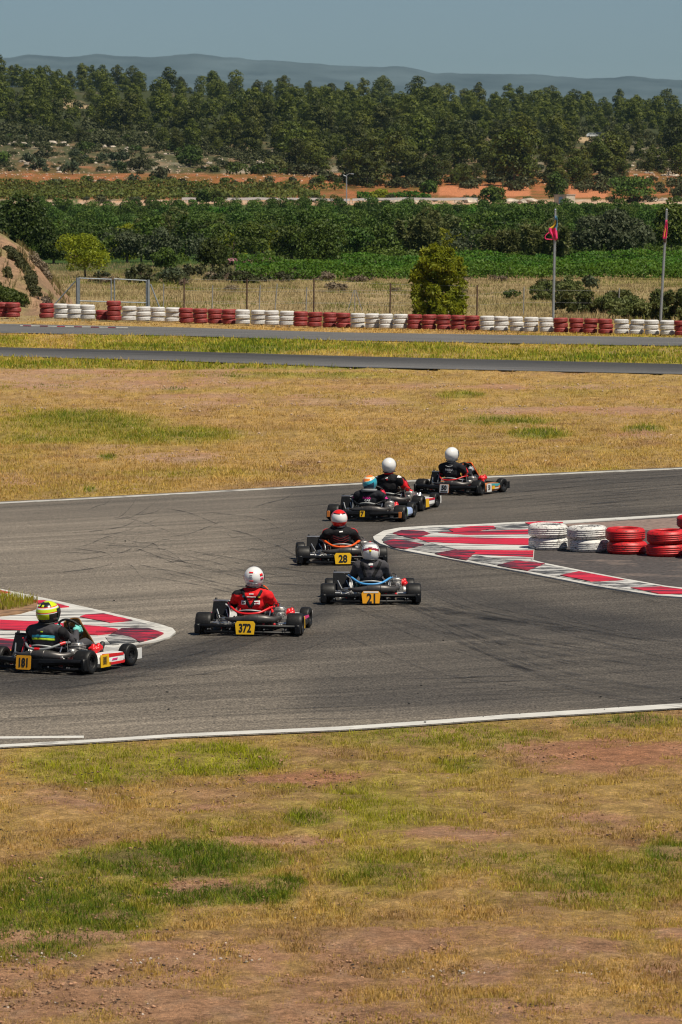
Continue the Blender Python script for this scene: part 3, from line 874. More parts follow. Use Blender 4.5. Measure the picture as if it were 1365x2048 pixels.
def open_grass(name, nt_, per, x0, x1, y0, y1, hmin, hmax, wid, rad, lean=.5, fill=.35):
    """tufts scattered evenly over the visible rows, thinned by the bare patches; a thin even fill between them."""
    px, py, X, Y = sample(nt_, x0, x1, y0, y1)
    near = y0 > 1300
    g, b = patches(X, Y, px, py)
    size = rg.uniform(0, 1, nt_) ** 2
    keep = rg.uniform(0, 1, nt_) < np.clip((1.0 - b * (1.0 if near else .65)) * (.55 + .5 * g), .03, 1)
    X, Y, size = X[keep], Y[keep], size[keep]; n0 = len(X)
    k = np.repeat(np.arange(n0), np.maximum(2, (per * (.4 + 1.2 * size)).astype(int)))
    n = len(k); sp = rad * (.5 + size[k])
    X = X[k] + rg.normal(0, 1, n) * sp; Y = Y[k] + rg.normal(0, 1, n) * sp * 1.3
    tuft = size[k]; trnd = rg.uniform(0, 1, n0)[k]
    m = int(n * fill); fx, fy, FX, FY = sample(m, x0, x1, y0, y1)
    X = np.concatenate([X, FX]); Y = np.concatenate([Y, FY]); tuft = np.concatenate([tuft, np.zeros(m)]); trnd = np.concatenate([trnd, rg.uniform(0, 1, m)])
    px = 682.5 + X / Y * F; py = pyOf(Y)
    g, b = patches(X, Y, px, py)
    keep = ~in_track(px, py, -1.0) & (rg.uniform(0, 1, len(X)) < np.where(tuft == 0, 1 - b * .9, 1))
    px, py, X, Y, g, tuft, b, trnd = [v[keep] for v in (px, py, X, Y, g, tuft, b, trnd)]
    n = len(X); r = rg.uniform(0, 1, n)
    h = (hmin + (hmax - hmin) * r ** 1.3 * (.25 + .75 * tuft)) * (.7 + .4 * np.clip(g, 0, 1)) * (1 - .4 * b)
    edge = np.minimum(np.abs(py - interp_line(LO_LINE, px)), np.abs(py - interp_line(UP_LINE, px)))
    h = h * np.clip(.5 + edge / 30, 0, 1)
    col = veg_color(X, Y, px, py, np.clip(g * (.6 + .8 * trnd) + (trnd - .62) * .35, 0, 2), np.clip(r * .45 + _hash((trnd * 9999).astype(int), (trnd * 77).astype(int), 4) * .55, 0, 1))
    strip = (py < 735) & (py > 655)
    col = col * np.where(strip, 1.25, 1.0)[:, None]  # median blades coloured brighter, top light put in against their self-shadowing
    eb = np.where(in_track(px, py, 0), 0, np.clip(edge / 45, 0, 1))
    Z = ((fbm(X / 3, Y / 4, 73, 3) - .5) * .10 - .035) * eb - .015
    return blades(name, X, Y, Z, h, wid * (.6 + .8 * rg.uniform(0, 1, n)), col, lean)

open_grass('verge_grass', 36000, 11, -160, 1525, 1405, 2120, .022, .090, .0058, .035, lean=1.2, fill=.6)
open_grass('infield_grass', 26000, 8, -160, 1525, 738, 1004, .05, .18, .014, .10, lean=1.5, fill=.6)
open_grass('median_grass', 9000, 8, -160, 1525, 655, 735, .06, .24, .030, .2, lean=.8)
open_grass('tyre_wall_grass', 4200, 7, -160, 1525, 628, 690, .05, .22, .035, .2, lean=1)

# grass island in the left kerb
n = 9000
px = rg.uniform(-240, 76, n); py = rg.uniform(1186, 1232, n)
ok = (py > np.interp(px, [-240, 0, 40, 76], [1182, 1196, 1201, 1208])) & (py < np.interp(px, [-240, 0, 40, 76], [1233, 1229, 1224, 1213]))
X, Y = Gn(px[ok], py[ok]); r = rg.uniform(0, 1, ok.sum())
c = mixc(mixc(np.tile(C_STRAW, (len(X), 1)), C_GREEN * 1.3, r * 1.1), C_OLIVE, fbm(X / .4, Y, 3, 2))
blades('island_grass', X, Y, np.full(len(X), .045), (.03 + .10 * r ** 2), .009 + 0 * r, c * (.6 + .6 * r)[:, None])

# tall dry grass on the waste ground beyond the tyre wall
n = 200000
Y = rg.uniform(0, 1, n) ** .75 * 190 + 196; px = rg.uniform(-160, 1525, n); X = (px - 682.5) / F * Y
m1 = fbm(X / 2.2, Y / 4, 201, 3); m2 = fbm(X / .8, Y / 1.5, 203, 2)
py = pyOf(Y)
keep = (py < interp_line([(0, 634), (1365, 664)], px)) & (rg.uniform(0, 1, n) < np.clip(m1 * 1.6 - .1, .05, 1)) & ~((px < 150) & (Y < 262))
X, Y, px, m1, m2 = [v[keep] for v in (X, Y, px, m1, m2)]
r = rg.uniform(0, 1, len(X))
c = mixc(np.tile(np.array([.40, .305, .155]), (len(X), 1)), np.array([.28, .225, .12]), m2 * 1.2)
c = mixc(c, np.array([.15, .17, .03]), (fbm(X / 3, Y / 5, 207, 3) - .53) * 6)
blades('waste_grass', X, Y, terrain(X, Y) - .03, (.08 + .26 * r ** 2) * (.3 + 1.1 * m1), .022 + .02 * r, c * (.8 + .6 * r)[:, None], lean=.6)

# pebbles and clods in the foreground soil
V = []; Fc = []
n = 15000
px, py, X, Y = sample(n, -120, 1485, 1440, 2100)
g, b = patches(X, Y, px, py)
for i in range(n):
    if rs.random() < .10 + b[i] * .8 and not in_track(np.array([px[i]]), np.array([py[i]]), -6)[0]:
        lump(V, Fc, (X[i], Y[i], (float(vnoise(X[i], Y[i])) - .5) * .02 - .035), rs.choice([.005, .006, .008, .01, .013, .018]), rs, .8)
tag(link('soil_clods', npmesh('soil_clods', V, Fc, [mat('clod', (.26, .145, .085), .95, var=.85, scale=9)])), kind='stuff')
V = []; Fc = []
for i in range(2600):
    x = rs.uniform(-120, 1485); y = rs.uniform(1500, 2100)
    lump(V, Fc, G(x, y, -.035), rs.choice([.004, .006, .009, .014]), rs, .5)
tag(link('dead_litter', npmesh('dead_litter', V, Fc, [mat('dark_litter', (.045, .034, .026), .95, var=.5, scale=9)])), kind='stuff')
V = []; Fc = []
for i in range(480):
    if i < 230:
        x = rs.gauss(300, 150) if i % 2 else rs.gauss(1080, 150); y = (1925 if x < 600 else 1945) + rs.gauss(0, 5) + (x - 900) * .01
    else: x = rs.uniform(-100, 1465); y = rs.uniform(1480, 2080)
    lump(V, Fc, G(x, y, -.04), rs.choice([.006, .008, .01, .012, .018]) * (.95 if i < 230 else .7), rs, .9)
tag(link('white_pebbles', npmesh('white_pebbles', V, Fc, [mat('pale_stone', (.48, .42, .36), .9, var=.35, scale=3)])), kind='stuff')
V = []; Fc = []
for i in range(1100):
    x = rs.uniform(-100, 1465); y = rs.choice([rs.gauss(745, 10), rs.gauss(768, 8), rs.gauss(818, 8), rs.uniform(740, 990)])
    q = np.array([x]), np.array([y])
    if in_track(q[0], q[1], -3)[0] or y < 735: continue
    lump(V, Fc, G(x, y, -.05), rs.choice([.015, .02, .03, .045]), rs, .9)
tag(link('infield_stones', npmesh('infield_stones', V, Fc, [mat('field_stone', (.40, .29, .21), .95, var=.4, scale=2)])), kind='stuff')

# ---- leaf-card crowns
def crown(name, m, lobes, n, size, seed, flat=.5, jit=.6, asp=1.3):
    """lobes: (cx,cy,cz,rx,ry,rz); leaf-clump quads spread over and just inside the lobes."""
    r = np.random.default_rng(seed)
    Lb = np.array(lobes, float)
    wgt = (Lb[:, 3] * Lb[:, 5]); wgt = wgt / wgt.sum()
    k = r.choice(len(Lb), n, p=wgt)
    d = r.normal(size=(n, 3)); d /= np.linalg.norm(d, axis=1)[:, None]
    d[:, 2] = np.where(d[:, 2] < -.55, -d[:, 2], d[:, 2])
    rad = .62 + .42 * r.uniform(0, 1, n) ** .6
    p = Lb[k, :3] + d * Lb[k, 3:6] * rad[:, None]
    nn = d + r.normal(size=(n, 3)) * jit; nn /= np.linalg.norm(nn, axis=1)[:, None]
    u = np.cross(nn, r.normal(size=(n, 3))); u /= np.linalg.norm(u, axis=1)[:, None]
    v = np.cross(nn, u)
    s = size * r.uniform(.55, 1.25, n)[:, None]
    V = np.empty((n, 4, 3), np.float32)
    V[:, 0] = p - u * s * asp * .5; V[:, 1] = p + v * s * .38 - nn * s * .12; V[:, 2] = p + u * s * asp * .5; V[:, 3] = p - v * s * .38 - nn * s * .12
    Fc = np.arange(n * 4).reshape(n, 4)
    return npmesh(name, V.reshape(-1, 3), Fc, [m])

M_BARK = mat('bark', (.11, .085, .06), .9, var=.4, scale=6, bump=.5)
M_BARKG = mat('grey_bark', (.16, .14, .12), .9, var=.35, scale=6, bump=.5)
def trunk_mesh(name, h, r, nb, spread, seed, m=None, lean=.08):
    q = random.Random(seed); bm = B()
    top = (q.uniform(-lean, lean) * h, q.uniform(-lean, lean) * h, h)
    pts = smooth_path([(0, 0, -.3), (top[0] * .3 + q.uniform(-.03, .03) * h, top[1] * .3, h * .35), (top[0] * .7, top[1] * .7, h * .7), top], 3)
    tube(bm, pts, [r * (1 - .75 * i / (len(pts) - 1)) for i in range(len(pts))], 6)
    for i in range(nb):
        z = h * q.uniform(.3, .9); a = q.uniform(0, 6.28); l = spread * q.uniform(.5, 1)
        bx, by = top[0] * z / h, top[1] * z / h
        tube(bm, [(bx, by, z), (bx + l * .5 * math.cos(a), by + l * .5 * math.sin(a), z + l * .25), (bx + l * math.cos(a), by + l * math.sin(a), z + l * .55)], [r * .4, r * .28, r * .08], 5)
    return bmesh_mesh(name, bm, m or M_BARK)

def pine_lobes(h, w, seed):
    q = random.Random(seed); out = []
    z = h * q.uniform(.10, .24); i = 0
    while z < h * .86:
        t = (z / h)
        rr = w * .5 * (math.sin(math.pi * min(1, .25 + t * .78)) ** .7)
        for k in range(3 if t < .7 else 2):
            a = i * 2.4 + q.uniform(-.6, .6); o = rr * q.uniform(.35, .72); s = w * q.uniform(.17, .27)
            out.append((o * math.cos(a), o * math.sin(a), z + q.uniform(-.4, .4), s * 1.15, s * 1.15, s * .85)); i += 1
        z += h * .145
    out.append((q.uniform(-.3, .3), 0, h * .90, w * .17, w * .17, h * .085))
    return out

M_PINE = leafmat('pine_needles', (.012, .024, .003), (.105, .118, .009), trans=.16, rand=.42, scale=.5)
M_BUSH = leafmat('bush_leaves', (.024, .048, .007), (.090, .125, .016), trans=.22, rand=.35, scale=1.2)
M_OLIVE = leafmat('grey_green_leaves', (.040, .058, .026), (.095, .115, .055), trans=.2, rand=.12, scale=.9)
M_LIME = leafmat('yellow_green_leaves', (.120, .165, .008), (.310, .330, .020), trans=.42, rand=.15, scale=1.4)
M_ORCH = leafmat('orchard_leaves', (.022, .060, .008), (.100, .160, .020), trans=.2, rand=.28, scale=.9)
M_VINE = leafmat('vine_leaves', (.030, .090, .005), (.095, .200, .012), trans=.3, rand=.12, scale=1.1)
M_VINEY = leafmat('far_vine_leaves', (.050, .080, .010), (.14, .14, .022), trans=.25, rand=.2, scale=.35)
M_SCRUB = leafmat('scrub_leaves', (.028, .036, .012), (.085, .088, .030), trans=.15, rand=.45, scale=1.1)
M_REED = leafmat('reed_leaves', (.060, .085, .020), (.150, .155, .050), trans=.3, rand=.2, scale=.8)
M_DRYB = leafmat('dry_brush', (.13, .095, .06), (.26, .20, .14), trans=.15, rand=.25, scale=1.0)

# pines: eight shapes, then one thing per tree
PINES = []
for i in range(8):
    h = 9.4; wd = [6.0, 6.6, 7.0, 5.6, 7.8, 6.6, 5.0, 7.2][i]
    PINES.append((trunk_mesh('trunk', h * .8, .17, 4, wd * .3, 300 + i, lean=.06),
                  crown('crown', M_PINE, pine_lobes(h, wd, 310 + i), 2300, .44, 320 + i, jit=.30)))

def tree_thing(name, tm, cm, loc, rz, sc, label, cat, group):
    e = empty(name, loc, (0, 0, rz)); e.scale = (sc, sc, sc) if isinstance(sc, (int, float)) else sc
    link('trunk', tm, e); link('crown', cm, e)
    return tag(e, label, cat, group)

START = [(-300, 285), (0, 285), (200, 288), (320, 296), (450, 312), (560, 335), (640, 358), (700, 368), (900, 374), (1060, 378), (1365, 392), (1700, 392)]
def clearing(px, py):
    for cx, cy, rx, ry in ((1192, 288, 30, 38), (780, 243, 34, 9), (1085, 258, 140, 10), (140, 212, 60, 8), (1300, 268, 150, 8), (700, 238, 10, 5), (865, 262, 40, 8), (968, 386, 95, 14), (1180, 386, 38, 12)):
        if ((px - cx) / rx) ** 2 + ((py - cy) / ry) ** 2 < 1: return True
    return False

pts = []
def try_pine(px, py, md):
    if clearing(px, py): return False
    for (a, b) in pts:
        if abs(a - px) < md and abs(b - py) < md * .45: return False
    pts.append((px, py)); return True

rp = random.Random(11)
tries = 0
sky = []
for px in range(-150, 1520, 21):    # the ridge, tree by tree
    sky.append((px + rp.uniform(-9, 9), rp.uniform(2010, 2290)))
wood = []
while len(wood) < 560 and tries < 90000:
    tries += 1
    px = rp.uniform(-150, 1515); Y = rp.uniform(1030, 2080)
    py = float(np.interp(Y, PD, PP)); st = float(np.interp(px, [p[0] for p in START], [p[1] for p in START]))
    if py > st + (fbm(np.array([px / 45]), np.array([.5]), 77, 2)[0] - .55) * 44: continue
    band = 1 if px < 560 else .8
    if px < 420 and py > 262 and rp.random() < .45: continue
    if px > 940 and 258 < py < 300 and rp.random() < .35: continue
    if px > 1040 and 285 < py < 345 and rp.random() < .5: continue
    if px > 1230 and py > 285 and rp.random() < .6: continue
    if try_pine(px, py, 20 * band): wood.append((px, Y, py))
nlab = {'top': 'dark green pine on the skyline along the crest of the wooded hill',
        'mid': 'olive green pine in the dense wood on the hillside',
        'low': 'rounded pine at the foot of the wood above the red earth banks'}
far_join = []
cnt = 0
allp = [(px, Y, 'top') for px, Y in sky] + [(px, Y, 'low' if py > 325 else 'mid') for px, Y, py in sorted(wood, key=lambda t: t[1])]
for px, Y, zone in allp:
    X = xAt(px, Y); z = float(terrain(X, Y)) - .25
    i = rp.randrange(8); s = rp.choice([.45, .6, .7, .8, .9, 1.0, 1.12, 1.3]) * (1.0 if zone != 'low' else rp.uniform(.75, 1.1))
    if zone == 'top': s = rp.choice([.62, .8, .95, 1.1, 1.35, 1.5])
    if px > 930 and 1410 < Y < 1640: s *= .66
    if zone == 'mid' and px > 930 and 1320 < Y <= 1410: s *= .8
    if cnt >= 298:
        far_join.append((i, X, Y, z, s, rp.uniform(0, 6.28))); continue
    cnt += 1
    tree_thing('pine_tree', PINES[i][0], PINES[i][1], (X, Y, z), rp.uniform(0, 6.28), (s, s, s * rp.uniform(.9, 1.12)), nlab[zone], 'pine tree',
               {'top': 'pines along the hill crest', 'mid': 'pines in the hillside wood', 'low': 'pines at the foot of the wood'}[zone])
if far_join:
    Vs = []; Fs = []; off = 0
    for i, X, Y, z, s, a in far_join:
        me = PINES[i][1]; co = np.empty(len(me.vertices) * 3, np.float32); me.vertices.foreach_get('co', co); co = co.reshape(-1, 3) * s
        c_, s_ = math.cos(a), math.sin(a)
        Vs.append(np.stack([co[:, 0] * c_ - co[:, 1] * s_ + X, co[:, 0] * s_ + co[:, 1] * c_ + Y, co[:, 2] + z], 1))
        Fs.append(np.arange(len(co)).reshape(-1, 4) + off); off += len(co)
    tag(link('pine_wood', npmesh('pine_wood', np.concatenate(Vs), np.concatenate(Fs), [M_PINE])), kind='stuff')

# the crest pines and the big solitary ones named in the picture
def lone(px, py, wpx, hpx, name, lab, cat, m, seed, n=1500, dens=None, lob=None, tr=.10, trunk_h=.45, grp=None, leaf=None, bark=None, asp=1.3, jit=.85):
    X, Y, z = place(px, py)
    s = F / Y; w_, h_ = wpx / s, hpx / s
    q = random.Random(seed)
    if lob is None:
        lob = []
        for k in range(11):
            a = k * 2.4; o = w_ * .30 * math.sqrt((k + .5) / 11); t = q.uniform(.28, .72)
            lob.append((o * math.cos(a) * 1.15, o * math.sin(a), h_ * t, w_ * q.uniform(.17, .27), w_ * q.uniform(.17, .27), h_ * q.uniform(.16, .25)))
        lob.append((0, 0, h_ * .78, w_ * .24, w_ * .24, h_ * .2))
        lob.append((0, 0, h_ * .28, w_ * .38, w_ * .34, h_ * .22))
    else: lob = lob(w_, h_, q)
    leaf = leaf or max(.07, min(.6, 5.0 / s))
    e = empty(name, (X, Y, z - .05), (0, 0, 0))
    link('trunk', trunk_mesh('trunk', h_ * trunk_h + .3, max(.03, w_ * tr * .5), 5, w_ * .28, seed, bark), e)
    link('crown', crown('crown', m, lob, n, leaf, seed, asp=asp, jit=1.5 if m is M_LIME else jit), e)
    return tag(e, lab, cat, grp)

def wide(w_, h_, q):        # broad crown resting near the ground
    L_ = []
    for k in range(26):
        a = k * 2.4; o = .40 * math.sqrt((k + .5) / 26)
        z = h_ * (.86 - .52 * (o / .40) ** 2) * q.uniform(.82, 1.05)
        L_.append((w_ * o * math.cos(a), w_ * o * math.sin(a) * .8, z, w_ * q.uniform(.09, .14), w_ * q.uniform(.09, .14), h_ * q.uniform(.11, .17)))
    for k in range(12):
        a = k * 2.4; o = .36 * math.sqrt((k + .5) / 12)
        L_.append((w_ * o * math.cos(a), w_ * o * math.sin(a) * .8, h_ * q.uniform(.28, .45), w_ * .14, w_ * .14, h_ * .16))
    return L_
def flame(w_, h_, q):       # upright bright shrub with feathery shoots
    L_ = []
    for k in range(150):
        t = .03 + .93 * q.random() ** 1.15; a = q.uniform(0, 6.28); o = w_ * .44 * (1 - .55 * t ** 3.2) * math.sqrt(q.random())
        L_.append((o * math.cos(a), o * math.sin(a), h_ * t, w_ * .075, w_ * .075, h_ * q.uniform(.06, .10)))
    return L_
def low(w_, h_, q):         # weedy mass sitting on the ground
    return [(w_ * q.uniform(-.46, .46), w_ * q.uniform(-.3, .3), h_ * q.uniform(.05, .8) * q.uniform(.6, 1), w_ * q.uniform(.07, .13), w_ * .12, h_ * q.uniform(.10, .2)) for k in range(34)]
def reedy(w_, h_, q):
    L_ = []
    for k in range(22):
        L_.append((w_ * q.uniform(-.45, .45), w_ * q.uniform(-.25, .25), h_ * q.uniform(.3, .75), w_ * .05, w_ * .05, h_ * q.uniform(.2, .3)))
    return L_

lone(1222, 522, 205, 108, 'oak_tree', 'broad grey green evergreen tree standing behind the left flagpole', 'tree', M_OLIVE, 501, 9000, lob=wide, tr=.06, leaf=.26, bark=M_BARKG)
lone(45, 522, 150, 140, 'oak_tree', 'large dark green tree at the left edge above the dirt mound', 'tree', M_BUSH, 502, 7000, lob=wide, tr=.06, leaf=.26)
lone(1345, 515, 100, 120, 'oak_tree', 'very dark tree between the flagpoles and the right edge, behind the right flag', 'tree', M_BUSH, 503, 4200, lob=wide, tr=.06, leaf=.26)
lone(878, 638, 128, 146, 'conifer_shrub', 'tall yellow green conifer shrub behind the tyre wall beside brown fence post', 'shrub', M_LIME, 504, 9000, lob=flame, tr=.05, leaf=.13, asp=2.4)
lone(172, 556, 108, 92, 'shrub', 'bright green shrub behind the metal gate', 'shrub', M_LIME, 505, 4200, leaf=.16, tr=.05)
lone(108, 528, 70, 60, 'shrub', 'green shrub between dark oak and dirt mound', 'shrub', M_BUSH, 506, 2200)
lone(322, 532, 86, 82, 'small_tree', 'grey green olive tree behind the right gate post', 'tree', M_OLIVE, 507, 2600)
lone(255, 528, 74, 66, 'small_tree', 'dull green tree behind the middle of the gate', 'tree', M_OLIVE, 508, 2200)
lone(332, 540, 62, 50, 'shrub', 'dark shrub in front of the olive tree behind the gate', 'shrub', M_BUSH, 509, 1800)
lone(425, 540, 66, 70, 'shrub', 'dark green shrub at the edge of the dry grass left of the pink flowers', 'shrub', M_BUSH, 510, 2200)
lone(380, 512, 80, 70, 'small_tree', 'olive green tree behind dark shrub left of centre', 'tree', M_OLIVE, 511, 2200)
lone(505, 512, 92, 72, 'small_tree', 'rounded green tree above the vines left of centre', 'tree', M_BUSH, 512, 2400)
lone(585, 522, 90, 78, 'small_tree', 'spreading green tree at the left end of the near vines', 'tree', M_BUSH, 513, 2600)
lone(640, 548, 116, 108, 'small_tree', 'tallest dark green tree standing in front of the near vines', 'tree', M_BUSH, 514, 4200)
lone(715, 512, 86, 62, 'small_tree', 'green tree behind the vines in the middle of the valley', 'tree', M_ORCH, 515, 2000)
lone(770, 512, 84, 66, 'small_tree', 'dark round tree left of the yellow conifer shrub', 'tree', M_BUSH, 516, 2000)
lone(840, 515, 90, 76, 'reed_clump', 'pale green reeds behind the yellow conifer shrub', 'reeds', M_REED, 517, 3200, lob=reedy, asp=3.2, leaf=.34)
lone(945, 505, 90, 60, 'small_tree', 'mid green tree right of the yellow conifer shrub', 'tree', M_ORCH, 518, 2000)
lone(1010, 522, 92, 66, 'reed_clump', 'grey green reeds left of the left flagpole', 'reeds', M_REED, 519, 3200, lob=reedy, asp=3.2, leaf=.34)
lone(1085, 530, 98, 80, 'reed_clump', 'yellowish reeds at the foot of the broad grey green tree', 'reeds', M_REED, 520, 3600, lob=reedy, asp=3.2, leaf=.34)
lone(1050, 470, 90, 66, 'small_tree', 'dark citrus tree beside pale rock left of the left flag', 'tree', M_ORCH, 521, 2000)
lone(962, 475, 80, 52, 'small_tree', 'round tree below the grey rock face', 'tree', M_ORCH, 522, 1800)
lone(1185, 626, 150, 62, 'shrub', 'low olive weeds behind the tyre wall midway between the flagpoles', 'shrub', M_REED, 523, 5600, lob=low, leaf=.13, tr=.03, jit=1.3, asp=2.0)
lone(1270, 636, 150, 66, 'shrub', 'olive weeds behind the tyre wall just left of the right flagpole', 'shrub', M_REED, 524, 5066, lob=low, leaf=.13, tr=.03, jit=1.3, asp=2.0)
lone(1350, 642, 90, 80, 'shrub', 'weedy shrub behind the tyre wall at the right edge', 'shrub', M_REED, 525, 4800, lob=low, leaf=.13, tr=.03, jit=1.3, asp=2.0)
lone(1120, 600, 110, 56, 'shrub', 'low weedy shrub just right of the left flagpole', 'shrub', M_REED, 526, 2933, lob=low, leaf=.13, tr=.03, jit=1.3, asp=2.0)
lone(380, 334, 62, 46, 'shrub', 'bright green round bush on the rocky slope left of centre', 'shrub', M_BUSH, 527, 1100)
lone(552, 344, 54, 34, 'shrub', 'pale green bush on the rocky slope below the pines', 'shrub', M_REED, 528, 900)
lone(985, 412, 60, 42, 'small_tree', 'dark green tree in front of the orange field left of the hut', 'tree', M_BUSH, 529, 1300)
lone(1112, 404, 44, 64, 'small_tree', 'dark tree rising just behind the small hut', 'tree', M_BUSH, 530, 1400)
lone(1262, 404, 96, 56, 'small_tree', 'wide deep green tree right of the hut', 'tree', M_ORCH, 531, 1600)
lone(1030, 372, 110, 118, 'pine_tree', 'largest pine of the wood, above the orange field', 'pine tree', M_PINE, 532, 4200, leaf=.62, tr=.04)
lone(858, 392, 40, 34, 'shrub', 'green bush left of the orange field', 'shrub', M_ORCH, 533, 700)
lone(322, 366, 40, 34, 'shrub', 'grey bush on the red bank at left', 'shrub', M_SCRUB, 534, 700)
lone(430, 408, 48, 26, 'shrub', 'dark bush beside the pale road, left of the guardrail', 'shrub', M_BUSH, 535, 700)
lone(610, 412, 32, 20, 'shrub', 'green bush below the guardrail', 'shrub', M_BUSH, 536, 600)
lone(760, 400, 40, 24, 'shrub', 'bright bush by the road right of the lamp post', 'shrub', M_LIME, 537, 600)
lone(407, 410, 34, 32, 'shrub', 'dark round bush by the road, left one of the pair', 'shrub', M_BUSH, 538, 700)

# thicket filling the near side of the valley
TK = []
for i in range(6):
    q = random.Random(560 + i); w_ = [4.2, 3.6, 5.0, 4.0, 3.2, 4.6][i]; h_ = [3.4, 3.9, 3.2, 2.8, 4.2, 3.6][i]
    lob = [(q.uniform(-.33, .33) * w_, q.uniform(-.33, .33) * w_, h_ * q.uniform(.2, .8), w_ * q.uniform(.14, .24), w_ * q.uniform(.14, .24), h_ * q.uniform(.12, .22)) for _ in range(13)]
    TK.append((trunk_mesh('trunk', h_ * .6, .10, 4, w_ * .25, 570 + i), crown('crown', [M_BUSH, M_ORCH, M_OLIVE, M_LIME, M_REED, M_BUSH][i], lob, 1100, .24, 580 + i, jit=.95)))
TLAB = ['spreading dark green bush in the thicket beyond the dry grass', 'leafy mid green tree in the thicket beyond the dry grass', 'grey green olive in the thicket beyond the dry grass',
        'yellow green bush in the thicket beyond the dry grass', 'tall pale green shrub in the thicket beyond the dry grass', 'rounded dark bush in the thicket beyond the dry grass']
for (a_, b_, y0, y1, n_) in ((190, 470, 498, 528, 22), (480, 930, 498, 512, 26), (920, 1110, 492, 520, 14), (-120, 200, 500, 520, 8)):
    for k in range(n_):
        px = a_ + (b_ - a_) * (k + rp.uniform(.1, .9)) / n_; py = rp.uniform(y0, y1); X, Y, z = place(px, py); i = rp.randrange(6); s = rp.uniform(.75, 1.2)
        tree_thing('thicket_tree', TK[i][0], TK[i][1], (X, Y, z - .1), rp.uniform(0, 6.28), s, TLAB[i], 'tree', 'trees and bushes in the valley thicket')

# orchard rows below the road
OR = []
for i in range(5):
    q = random.Random(600 + i); w_, h_ = 3.5, 3.2
    lob = [(q.uniform(-.8, .8), q.uniform(-.8, .8), q.uniform(1.0, 2.3), q.uniform(.75, 1.1), q.uniform(.75, 1.1), q.uniform(.65, .9)) for _ in range(9)]
    OR.append((trunk_mesh('trunk', 1.6, .09, 3, .8, 610 + i), crown('crown', M_ORCH, lob, 1000, .22, 620 + i, jit=.95)))
for Y0 in (470, 520, 575, 630, 685, 735, 785, 825):
    wdt = 1500 / F * Y0; nx = int(wdt / 3.0)
    for k in range(nx):
        px = -70 + 1500 * (k + rp.uniform(.25, .75)) / nx; Y = Y0 + rp.uniform(-6, 6)
        py = float(np.interp(Y, PD, PP))
        if Y0 < 600 and rp.random() < .45: continue
        if px > 880 and Y0 > 800: continue
        if rp.random() < .08: continue
        X = xAt(px, Y); i = rp.randrange(5); s = rp.uniform(.8, 1.12)
        tree_thing('orchard_tree', OR[i][0], OR[i][1], (X, Y, float(terrain(X, Y)) - .1), rp.uniform(0, 6.28), s,
                   'leafy green fruit tree in the orchard rows across the valley', 'fruit tree', 'fruit trees in the valley orchard')

ORD = ['nearest', 'second nearest', 'third nearest', 'fourth nearest', 'fifth nearest', 'sixth nearest', 'seventh nearest', 'eighth nearest', 'ninth nearest']
# low crops and weeds covering the valley floor between the trees
Vs = []; Fs = []; off = 0
for i in range(900):
    Y = rp.uniform(400, 850); px = rp.uniform(-160, 1525); X = xAt(px, Y); z = float(terrain(X, Y)); s_ = rp.uniform(.6, 1.3)
    r = np.random.default_rng(i); n_ = 230; d = r.normal(size=(n_, 3)); d /= np.linalg.norm(d, axis=1)[:, None]; d[:, 2] = np.abs(d[:, 2])
    p = d * np.array([1.6, 1.2, .95]) * s_ * r.uniform(.6, 1, n_)[:, None]
    nn = d + r.normal(size=(n_, 3)) * .9; nn /= np.linalg.norm(nn, axis=1)[:, None]; u = np.cross(nn, r.normal(size=(n_, 3))); u /= np.linalg.norm(u, axis=1)[:, None]; v = np.cross(nn, u); q_ = .24 * r.uniform(.6, 1.2, n_)[:, None]
    W = np.stack([p - u * q_ * .6, p + v * q_ * .4, p + u * q_ * .6, p - v * q_ * .4], 1).reshape(-1, 3) + np.array([X, Y, z])
    Vs.append(W); Fs.append(np.arange(len(W)).reshape(-1, 4) + off); off += len(W)
tag(link('low_crops', npmesh('low_crops', np.concatenate(Vs), np.concatenate(Fs), [leafmat('crop_leaves', (.028, .070, .007), (.125, .185, .020), trans=.25, scale=.09)])), kind='stuff')

# vine rows
def vine_row(px0, px1, Y, m, h, wd, n, leaf, label, group, gaps=.5):
    x0, x1 = xAt(px0, Y), xAt(px1, Y)
    r = np.random.default_rng(int(Y * 7))
    t = r.uniform(0, 1, n); X = x0 + (x1 - x0) * t
    k = vnoise(X / 2.0, X * 0 + Y, 301)
    keep = r.uniform(0, 1, n) < np.clip(k * 1.7 + 1 - gaps, 0, 1)
    X = X[keep]; k = k[keep]; n = len(X)
    z = terrain(X, np.full(n, Y)) + h * (r.uniform(.12, 1, n) ** .8) * (.7 + .5 * k)
    yy = Y + r.normal(0, wd, n)
    p = np.stack([X, yy, z], 1)
    nn = r.normal(size=(n, 3)); nn[:, 2] += .9; nn[:, 1] -= .4; nn /= np.linalg.norm(nn, axis=1)[:, None]
    u = np.cross(nn, r.normal(size=(n, 3))); u /= np.linalg.norm(u, axis=1)[:, None]; v = np.cross(nn, u)
    s = leaf * r.uniform(.6, 1.3, n)[:, None]
    V = np.empty((n, 4, 3), np.float32)
    V[:, 0] = p - u * s * .5; V[:, 1] = p - v * s * .45; V[:, 2] = p + u * s * .5; V[:, 3] = p + v * s * .45
    e = empty('vine_row', ((x0 + x1) / 2, Y, float(terrain((x0 + x1) / 2, Y))))
    me = npmesh('foliage', V.reshape(-1, 3) - np.array(e.location[:], np.float32), np.arange(n * 4).reshape(n, 4), [m])
    link('foliage', me, e)
    nst = max(3, int((x1 - x0) / 9))
    for q in range(nst + 1):
        x = x0 + (x1 - x0) * q / nst
        zz = float(terrain(x, Y)); c = Vector((x, Y, zz)) - e.location
        bm = B(); tube(bm, [c - Vector((0, 0, .2)), c + Vector((.02, 0, h * .75))], .04, 5); obj('stake', bm, M_BARKG, e)
    return tag(e, label, 'vines', group)
